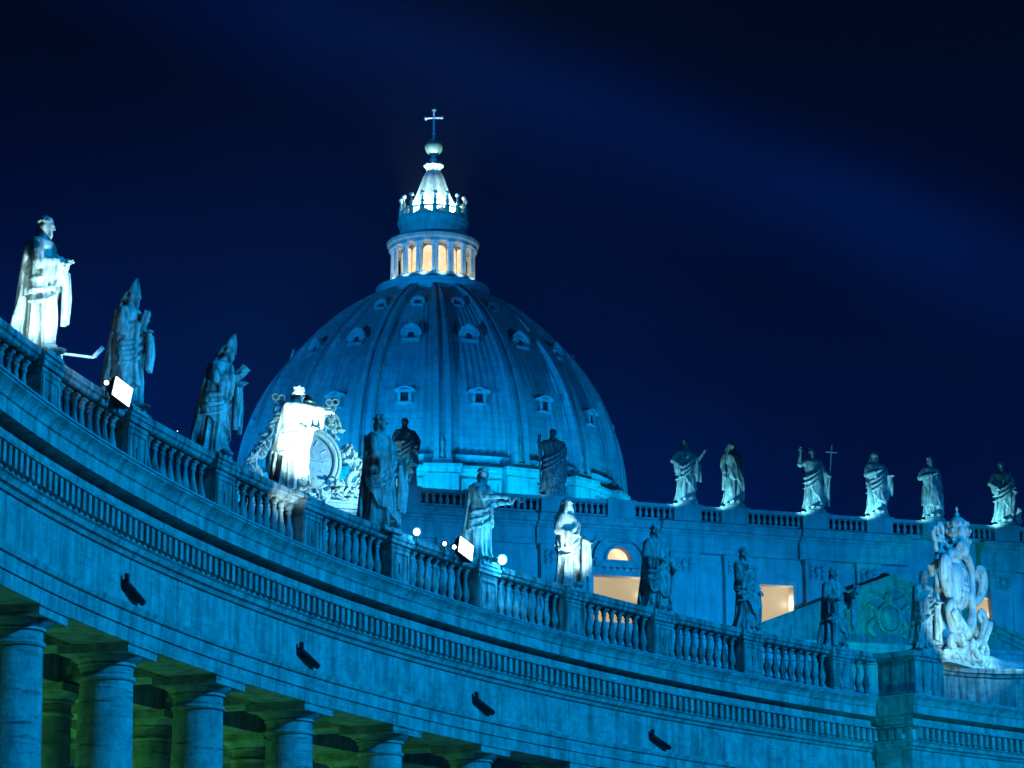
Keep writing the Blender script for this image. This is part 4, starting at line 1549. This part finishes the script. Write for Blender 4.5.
for f in (0, 90, 180, 225, 270, 315):
    for g_ in (30, ):
        c = (DC[0] + 4.0 * math.cos(R(f - 45)), DC[1] + 4.0 * math.sin(R(f - 45)), 116.6)
        light('spire_flood_light', 'SPOT', c, 11000, (0.55, 1.0, 0.95), (DC[0] + 0.6 * math.cos(R(f - 45)), DC[1] + 0.6 * math.sin(R(f - 45)), 121), 120, 0.8, 0.15)
for q in range(8):
    f = TOC + R(-84 + 24 * q)
    c = (DC[0] + 6.9 * math.cos(f), DC[1] + 6.9 * math.sin(f), 106.6)
    light('lantern_flood_light', 'SPOT', c, 260, (0.45, 0.9, 1.0), (DC[0] + 5.0 * math.cos(f), DC[1] + 5.0 * math.sin(f), 110), 120, 0.8, 0.1)

for q in range(16):
    f = RIB0 + 2 * PI * q / 16
    light('lantern_gallery_light', 'POINT', (DC[0] + 4.75 * math.cos(f), DC[1] + 4.75 * math.sin(f), 108.0), 55, WARM, radius=0.1)

# ================================================================== COAT OF ARMS on the corner block
ca = 131.25
cpos = arc(ca, 93.7)
coat = empty('coat_of_arms', (cpos[0], cpos[1], 18.36), R(ca - 90) + PI + R(10))
coat.scale = (0.90, 1.0, 1.05)
# local: x to the viewer's right, y away from the square (into the wall), z up
coat.rotation_euler = (0, 0, R(ca - 90) + R(14))
tag(coat, 'floodlit white carved coat of arms with shield, tiara and crossed keys on the corner parapet', 'coat of arms')


def cpl(y):
    return lambda u, v: (u, y, v)


def spt(mb, pts, r, n=10):
    """smooth tube through control points (u, v, d); r may vary"""
    P_ = [np.array(p) for p in pts]
    out, rr = [], []
    R_ = r if isinstance(r, (list, tuple)) else [r] * len(P_)
    for i in range(len(P_) - 1):
        p0, p1, p2, p3 = P_[max(i - 1, 0)], P_[i], P_[i + 1], P_[min(i + 2, len(P_) - 1)]
        for q in range(6):
            t = q / 6
            c = 0.5 * (2 * p1 + (p2 - p0) * t + (2 * p0 - 5 * p1 + 4 * p2 - p3) * t * t + (3 * p1 - p0 - 3 * p2 + p3) * t ** 3)
            out.append((c[0], c[2], c[1]))
            rr.append(R_[i] + (R_[i + 1] - R_[i]) * t)
    out.append((P_[-1][0], P_[-1][2], P_[-1][1]))
    rr.append(R_[-1])
    mb.tube(out, rr, n)


# shield: a bulging plate with a lobed outline
mb = MB()
rings = []
for i in range(8):
    t = i / 7
    k = max(0.03, math.cos(t * PI / 2) ** 0.6)
    ring = []
    for j in range(48):
        f = 2 * PI * j / 48
        ru = 1.02 + 0.10 * math.cos(3 * f - PI / 2) + 0.06 * math.cos(5 * f)
        ring.append((ru * k * math.cos(f), -0.10 - 0.50 * math.sin(t * PI / 2), 3.35 + 1.02 * k * math.sin(f)))
    rings.append(ring)
mb.loft(rings)
shield = mb.build('shield', MARB, coat, smooth=50)
mb = MB()
for (u, v) in ((-0.35, 2.95), (0.0, 2.95), (0.35, 2.95), (-0.17, 3.18), (0.17, 3.18), (0, 3.4)):
    mb.ell((u, -0.55, v), (0.17, 0.14, 0.16), 10, 8)
for q in range(8):
    f = 2 * PI * q / 8
    mb.tube([(0, -0.60, 3.85), (0.26 * math.cos(f), -0.54, 3.85 + 0.26 * math.sin(f))], [0.08, 0.015], 6)
mb.build('charge', MARB, shield)
# strapwork frame with an open gap below the shield
mb = MB()
for sg in (-1, 1):
    spt(mb, [(0.0, 4.55, -0.35), (sg * 0.6, 4.62, -0.35), (sg * 1.15, 4.3, -0.3), (sg * 1.3, 3.6, -0.3), (sg * 1.05, 3.0, -0.35), (sg * 1.2, 2.5, -0.35), (sg * 0.75, 1.95, -0.45), (0.0, 1.35, -0.55)], [0.16, 0.2, 0.2, 0.17, 0.2, 0.17, 0.22, 0.25])
    # ear volutes
    spt(mb, [(sg * 1.2, 2.7, -0.35), (sg * 1.75, 3.05, -0.45), (sg * 2.1, 3.6, -0.5), (sg * 2.0, 4.15, -0.5), (sg * 1.65, 4.2, -0.5), (sg * 1.5, 3.9, -0.5), (sg * 1.72, 3.75, -0.5)], [0.14, 0.2, 0.22, 0.2, 0.16, 0.12, 0.1])
    # lower scrolls
    spt(mb, [(sg * 0.6, 1.0, -0.55), (sg * 1.25, 1.15, -0.6), (sg * 1.75, 1.7, -0.6), (sg * 1.85, 2.25, -0.6), (sg * 1.5, 2.45, -0.6), (sg * 1.3, 2.2, -0.6), (sg * 1.5, 2.05, -0.6)], [0.2, 0.2, 0.18, 0.16, 0.13, 0.1, 0.08])
    spt(mb, [(sg * 0.2, 0.9, -0.5), (sg * 0.9, 0.5, -0.6), (sg * 1.6, 0.55, -0.6), (sg * 1.85, 0.95, -0.6), (sg * 1.55, 1.15, -0.6), (sg * 1.4, 0.92, -0.6)], [0.25, 0.24, 0.2, 0.16, 0.12, 0.1])
    for q in range(12):
        t = q / 11
        mb.ell((sg * (1.95 - 1.15 * t ** 1.6), -0.82, 1.95 - 1.25 * t + 0.2 * math.sin(PI * t)), (0.13, 0.13, 0.13), 8, 6)
    # cord and tassels falling beside the shield
    spt(mb, [(sg * 1.0, 4.6, -0.1), (sg * 1.55, 4.5, 0.0), (sg * 1.5, 3.3, 0.1), (sg * 1.75, 2.6, 0.0), (sg * 2.05, 1.6, -0.1), (sg * 2.2, 0.7, -0.2)], [0.1, 0.1, 0.1, 0.12, 0.16, 0.2], 8)
spt(mb, [(-0.5, 4.75, -0.5), (-0.25, 5.0, -0.55), (0.0, 4.7, -0.6), (0.25, 5.0, -0.55), (0.5, 4.75, -0.5)], [0.1, 0.16, 0.2, 0.16, 0.1])
mb.build('scroll_frame', MARB, coat)
for sg in (-1, 1):
    mb = MB()
    y = 0.05 + 0.16 * sg
    A, B = Vector((-sg * 1.9, y, 3.9)), Vector((sg * 1.35, y, 5.05))
    mb.tube([A, B], [0.11, 0.13], 10)
    d = (B - A).normalized()
    nn = Vector((-d.z, 0, d.x))
    for q in range(3):
        f = PI / 2 * (q - 1)
        c = B + d * 0.2 + (d * math.cos(f) + nn * math.sin(f)) * 0.34
        mb.tube([c + (d * math.cos(g_) + nn * math.sin(g_)) * 0.27 for g_ in np.linspace(0, 2 * PI, 17)], 0.09, 8)
    mb.tube([B - d * 0.12 - nn * 0.22, B - d * 0.12 + nn * 0.22], 0.09, 8)
    for q in range(3):
        c = A + d * (0.05 + 0.2 * q)
        mb.tube([c, c - nn * sg * 0.38], 0.085, 6)
    mb.build('crossed_key', MARB, coat)
mb = MB()
mb.lathe([(0.40, 0), (0.52, 0.06), (0.52, 0.2), (0.47, 0.42), (0.56, 0.48), (0.54, 0.62), (0.46, 0.8), (0.49, 0.86), (0.44, 0.98), (0.28, 1.18), (0.09, 1.28), (0.11, 1.38), (0.04, 1.46)], (0.35, -0.15, 4.95), 24)
for zz, rr in ((5.17, 0.52), (5.6, 0.54), (5.9, 0.45)):
    for q in range(10):
        f = 2 * PI * q / 10
        mb.ell((0.35 + rr * math.cos(f), -0.15 + rr * math.sin(f), zz), (0.075, 0.075, 0.11), 8, 6)
tiara = mb.build('tiara', MARB, coat)
mb = MB()
mb.tube([(0.35, -0.15, 6.38), (0.35, -0.15, 6.62)], 0.035, 6)
mb.tube([(0.26, -0.15, 6.53), (0.44, -0.15, 6.53)], 0.035, 6)
mb.build('small_cross', MARB, tiara)
mb = MB()
rn = random.Random(9)
for q in range(95):          # acanthus foot
    t = rn.uniform(-1, 1)
    u = 2.3 * t + rn.uniform(-0.15, 0.15)
    v = 0.20 + 0.75 * (1 - abs(t)) * rn.random() + 0.12 * rn.random()
    rot = Matrix.Rotation(t * 1.1 + rn.uniform(-0.6, 0.6), 3, 'Y')
    k = rn.uniform(0.6, 1.1)
    mb.ell((u, -0.5 + rn.uniform(-0.4, 0.3), v), (0.10 * k, 0.11 * k, 0.26 * k), 8, 6, rot)
mb.build('acanthus_foot', MARB, coat)
mb = MB()
mb.box((0, -0.1, 0.10), (4.9, 1.3, 0.20))
mb.box((0, -0.1, 0.30), (3.6, 1.0, 0.20))
spt(mb, [(1.3, 0.5, -0.4), (2.2, 0.46, -0.6), (3.0, 0.36, -0.9), (4.0, 0.34, -1.3), (5.2, 0.42, -1.6)], [0.3, 0.26, 0.24, 0.26, 0.3])
spt(mb, [(1.6, 0.25, -0.7), (2.6, 0.2, -0.95), (3.6, 0.12, -1.4), (5.2, 0.12, -1.9)], [0.16, 0.18, 0.2, 0.22])
spt(mb, [(-1.3, 0.5, -0.4), (-2.0, 0.42, -0.5), (-2.5, 0.30, -0.7)], [0.3, 0.24, 0.2])
mb.build('base', MARB, coat, smooth=35)
mb = MB()
mb.tube([(0, 0.25, 0.3), (0, 0.25, 1.5)], [0.8, 0.6], 12)
mb.tube([(0, 0.2, 2.9), (0, 0.1, 5.0)], [0.75, 0.45], 12)
for sg in (-1, 1):
    mb.tube([(sg * 0.55, 0.25, 1.3), (sg * 0.9, 0.25, 2.2), (sg * 0.6, 0.2, 3.1)], [0.28, 0.2, 0.3], 10)
mb.build('back_support', MARB, coat)

# ================================================================== FLOODLIGHTS on the balustrade and wall fittings


def floodlight(k, r, z, yaw, pitch, size, label, energy=0, col=ICE, beam=70):
    p = arc(ang(k), r)
    root = empty('floodlight', (p[0], p[1], z), yaw)
    tag(root, label, 'floodlight', 'floodlights along the balustrade')
    w, h, d = size
    M = Matrix.Rotation(pitch, 4, 'X') @ Matrix.Rotation(R(24), 4, 'Y')
    mb = MB()
    mb.M = M
    mb.loft([[(x * w / 2 * q, y_, zz * h / 2 * q) for x, zz in ((-1, -1), (1, -1), (1, 1), (-1, 1))] for q, y_ in ((0.6, d), (0.95, d * 0.4), (1.05, 0.03), (1.05, -0.02))])
    mb.build('housing', BLACK, root, smooth=0)
    mb = MB()
    mb.M = M
    mb.box((0, -0.035, 0), (w * 0.98, 0.02, h * 0.98))
    mb.build('lens', LAMP, root, smooth=0)
    mb = MB()
    for sx in (-1, 1):
        mb.box((sx * (w * 0.56), d * 0.3, -0.08), (0.03, 0.05, 0.30))
    mb.box((0, d * 0.3, -0.23), (w * 1.15, 0.06, 0.03))
    mb.tube([(0, d * 0.3, -0.23), (0, d * 0.3, -0.55)], 0.03, 8)
    mb.build('bracket', BLACK, root, smooth=0)
    if energy:
        v = M @ Vector((0, -1, 0))
        v = Matrix.Rotation(yaw, 4, 'Z') @ v
        L = Vector((p[0], p[1], z)) + v * 0.15
        light('floodlight_beam', 'SPOT', L, energy, col, L + v * 5, beam, 0.8, 0.2)
    return root


def bulb(k, r, z, rad, label, glow=0):
    p = arc(ang(k), r)
    root = empty('round_lamp', (p[0], p[1], z - 0.4))
    tag(root, label, 'lamp', 'round lamps along the balustrade')
    T = Matrix.Translation((0, 0, 0.4)) @ Matrix.Rotation(R(25), 4, 'Z') @ Matrix.Rotation(R(90 + 12), 4, 'X')
    mb = MB()
    mb.M = T
    mb.lathe([(0.02, 0.0), (rad * 0.6, 0.005), (rad * 0.95, 0.0), (rad * 0.9, -0.02)], n=20)
    mb.ell((0, 0, 0), (rad * 0.93, rad * 0.93, rad * 0.35), 18, 8)
    mb.build('lens', LAMP, root, smooth=60)
    mb = MB()
    mb.M = T
    mb.lathe([(rad * 1.02, 0.02), (rad * 1.1, 0.02), (rad * 1.1, -0.03), (rad * 0.85, -rad * 0.7), (rad * 0.4, -rad * 1.2), (rad * 0.3, -rad * 1.6)], n=20)
    mb.build('housing', BLACK, root)
    mb = MB()
    mb.tube([(0, rad * 0.6, 0.4 - rad * 0.3), (0, rad * 0.6, 0.05), (0, rad * 0.6, -0.1)], 0.028, 8)
    mb.box((0, rad * 0.6, 0.03), (0.16, 0.12, 0.05))
    mb.build('stem', BLACK, root)
    if glow:
        light('lamp_glow_light', 'POINT', (p[0] + 0.25, p[1] - 0.25, z + 0.1), glow, (0.02, 0.42, 1.0), radius=0.2)
    return root


floodlight(0.72, 92.9, 18.44, R(52), R(-14), (0.60, 0.60, 0.42), 'white glowing box floodlight on the rail left of the first mitred statue', 0)
floodlight(4.70, 92.95, 18.50, R(50), R(-14), (0.66, 0.62, 0.42), 'white glowing box floodlight on the rail beside the two small round lamps', 0)
bulb(4.14, 92.95, 18.50, 0.14, 'round white lamp at the foot of the tall dark cloaked statue', 120)
bulb(4.46, 92.95, 18.44, 0.10, 'left one of two small round lamps on the rail beside a box floodlight')
bulb(4.57, 92.95, 18.44, 0.10, 'right one of two small round lamps, touching the box floodlight')
bulb(5.12, 92.95, 18.53, 0.18, 'brightest round lamp glaring at the foot of the statue with outstretched arms', 420)
bulb(0.585, 93.0, 18.50, 0.09, 'small round lamp just above the box floodlight near the first mitred statue')
bulb(1.60, 93.5, 18.62, 0.06, 'tiny dim lamp on a finial between the two mitred statues')

# white bracket arm beside the first statue
p0 = arc(ang(0.2), 93.3)
armr = empty('bracket_arm', (p0[0], p0[1], 18.4))
tag(armr, 'bright white bent bracket arm reaching out from beside the first statue', 'bracket')
mb = MB()
mb.tube([(-0.05, 0, 0.3), (0.75, 0.1, 0.22), (0.78, 0.1, 0.24), (0.98, 0.12, 0.48)], [0.035, 0.035, 0.06, 0.06], 8)
mb.tube([(0.0, 0, 0.3), (0.0, 0, 0)], 0.035, 8)
mb.build('arm', WHITEM, armr)

# black wall fittings on the frieze
for k, lab in ((1, 'black tubular wall spotlight below the first mitred statue, leftmost on the frieze'), (3, 'black tubular wall spotlight below the overexposed statue by the clock'),
               (5, 'black tubular wall spotlight below the statue with outstretched arms'), (7, 'black tubular wall spotlight on the frieze, farthest right of the four')):
    kk = k - 0.19
    p = arc(ang(kk), RB - 0.02)
    root = empty('wall_spotlight', (p[0], p[1], 13.42), R(ang(kk) + 90) + PI)
    tag(root, lab, 'spotlight', 'black spotlights on the colonnade frieze')
    # local x along the wall (to the right), y into the wall
    mb = MB()
    mb.tube([(-0.50, -0.10, 0.17), (-0.47, -0.10, 0.155), (0.58, -0.13, -0.16), (0.61, -0.13, -0.17)], [0.07, 0.09, 0.095, 0.08], 12)
    mb.build('housing', BLACK, root)
    mb = MB()
    mb.box((-0.22, -0.06, 0.10), (0.07, 0.14, 0.07))
    mb.box((-0.22, -0.012, 0.10), (0.14, 0.045, 0.20))
    mb.box((-0.48, -0.125, 0.30), (0.12, 0.09, 0.18))
    mb.box((-0.45, -0.05, 0.20), (0.08, 0.10, 0.10))
    mb.build('bracket', BLACK, root, smooth=0)

# ------------------------------------------------------------------ local statue lamps and added fills


def spot_at(name, loc, tgt, e_, col, size, radius=0.15):
    light(name, 'SPOT', loc, e_, col, tgt, size, 0.7, radius)


def stat(k, dz=0.0, r=93.46):
    p = arc(ang(k), r)
    return Vector((p[0], p[1], 18.5 + dz))


spot_at('statue_flood_or_fill_light', stat(-0.28, -0.5, 91.6), stat(-0.05, 1.5), 2300, ICE, 58)
spot_at('statue_flood_or_fill_light', stat(0.04, -0.3, 92.0), stat(-0.06, 1.6), 420, ICE, 66)
spot_at('statue_flood_or_fill_light', stat(2.6, -0.3, 91.2), stat(2.88, 2.4), 6000, ICE, 66)
spot_at('statue_flood_or_fill_light', stat(3.1, -0.3, 91.6), stat(2.86, 2.2), 1500, ICE, 66)
spot_at('statue_flood_or_fill_light', stat(2.2, -0.3, 91.6), stat(2.88, 2.3), 12000, ICE, 30)
spot_at('statue_flood_or_fill_light', stat(-0.9, -0.3, 91.0), stat(-0.08, 1.0), 1800, ICE, 26)
spot_at('bracket_fill_light', stat(0.02, -0.25, 92.5), stat(0.4, 0.3, 93.3), 160, ICE, 50)  # added unseen spot that brightens the white bracket arm
spot_at('statue_flood_or_fill_light', stat(2.70, -1.8, 92.3), stat(2.74, 0.8), 420, ICE, 70)  # added low spot to brighten the balusters under this statue
spot_at('statue_flood_or_fill_light', stat(5.72, -0.5, 91.3), stat(6, 2.6), 3200, ICE, 64)
spot_at('statue_flood_or_fill_light', stat(4.70, -0.2, 91.8), stat(5, 2.0), 900, (0.08, 0.55, 1.0), 62)
for k, e_ in ((1, 620), (2, 620), (4, 330)):  # unseen blue fills, added to lift the dim statues
    spot_at('statue_flood_or_fill_light', stat(k - 0.42, -0.2, 90.6), stat(k, 2.0), e_, (0.02, 0.42, 1.0), 50)
    spot_at('statue_flood_or_fill_light', stat(k + 0.25, -0.2, 91.6), stat(k, 2.0), e_ * 0.35, (0.02, 0.42, 1.0), 56)
q = arc(134.4, 88.6)
spot_at('crest_flood_light', (q[0], q[1], 17.8), (cpos[0], cpos[1], 22.3), 2300, (0.36, 0.84, 1.0), 66)
q = arc(129.8, 91.0)
spot_at('crest_flood_light', (q[0], q[1], 18.9), (cpos[0], cpos[1], 19.0), 420, (0.2, 0.75, 1.0), 90)
spot_at('clock_flood_light', fac(-43.0, -9, 47.5), fac(-51.5, 0, 52.5), 15000, (0.30, 0.86, 1.0), 62)
for s, e_ in ((-43.4, 700), (-30.2, 150), (-18.1, 1700), (-13.7, 2000), (-6.05, 2200), (0.1, 3000), (5.5, 1300), (12.6, 2200)):
    spot_at('roof_statue_flood_light', fac(s - 2.2, -2.2, 49.2), fac(s, -0.35, 53), e_, (0.15, 0.75, 1.0), 70)

# ================================================================== night haze over the square
hz_ = MB()
hz_.box((20, 180, 82), (520, 560, 168))
hm = bpy.data.materials.new('night_haze')
haze = hz_.build('haze', hm, smooth=0)
haze['kind'] = 'stuff'
hm.use_nodes = True
hm.node_tree.nodes.clear()
hv = hm.node_tree.nodes.new('ShaderNodeVolumePrincipled')
hv.inputs['Color'].default_value = (0.75, 0.72, 1.0, 1)
hv.inputs['Density'].default_value = 0.00016
hv.inputs['Anisotropy'].default_value = 0.0
ho = hm.node_tree.nodes.new('ShaderNodeOutputMaterial')
hm.node_tree.links.new(hv.outputs['Volume'], ho.inputs['Volume'])
SC.cycles.volume_bounces = 0
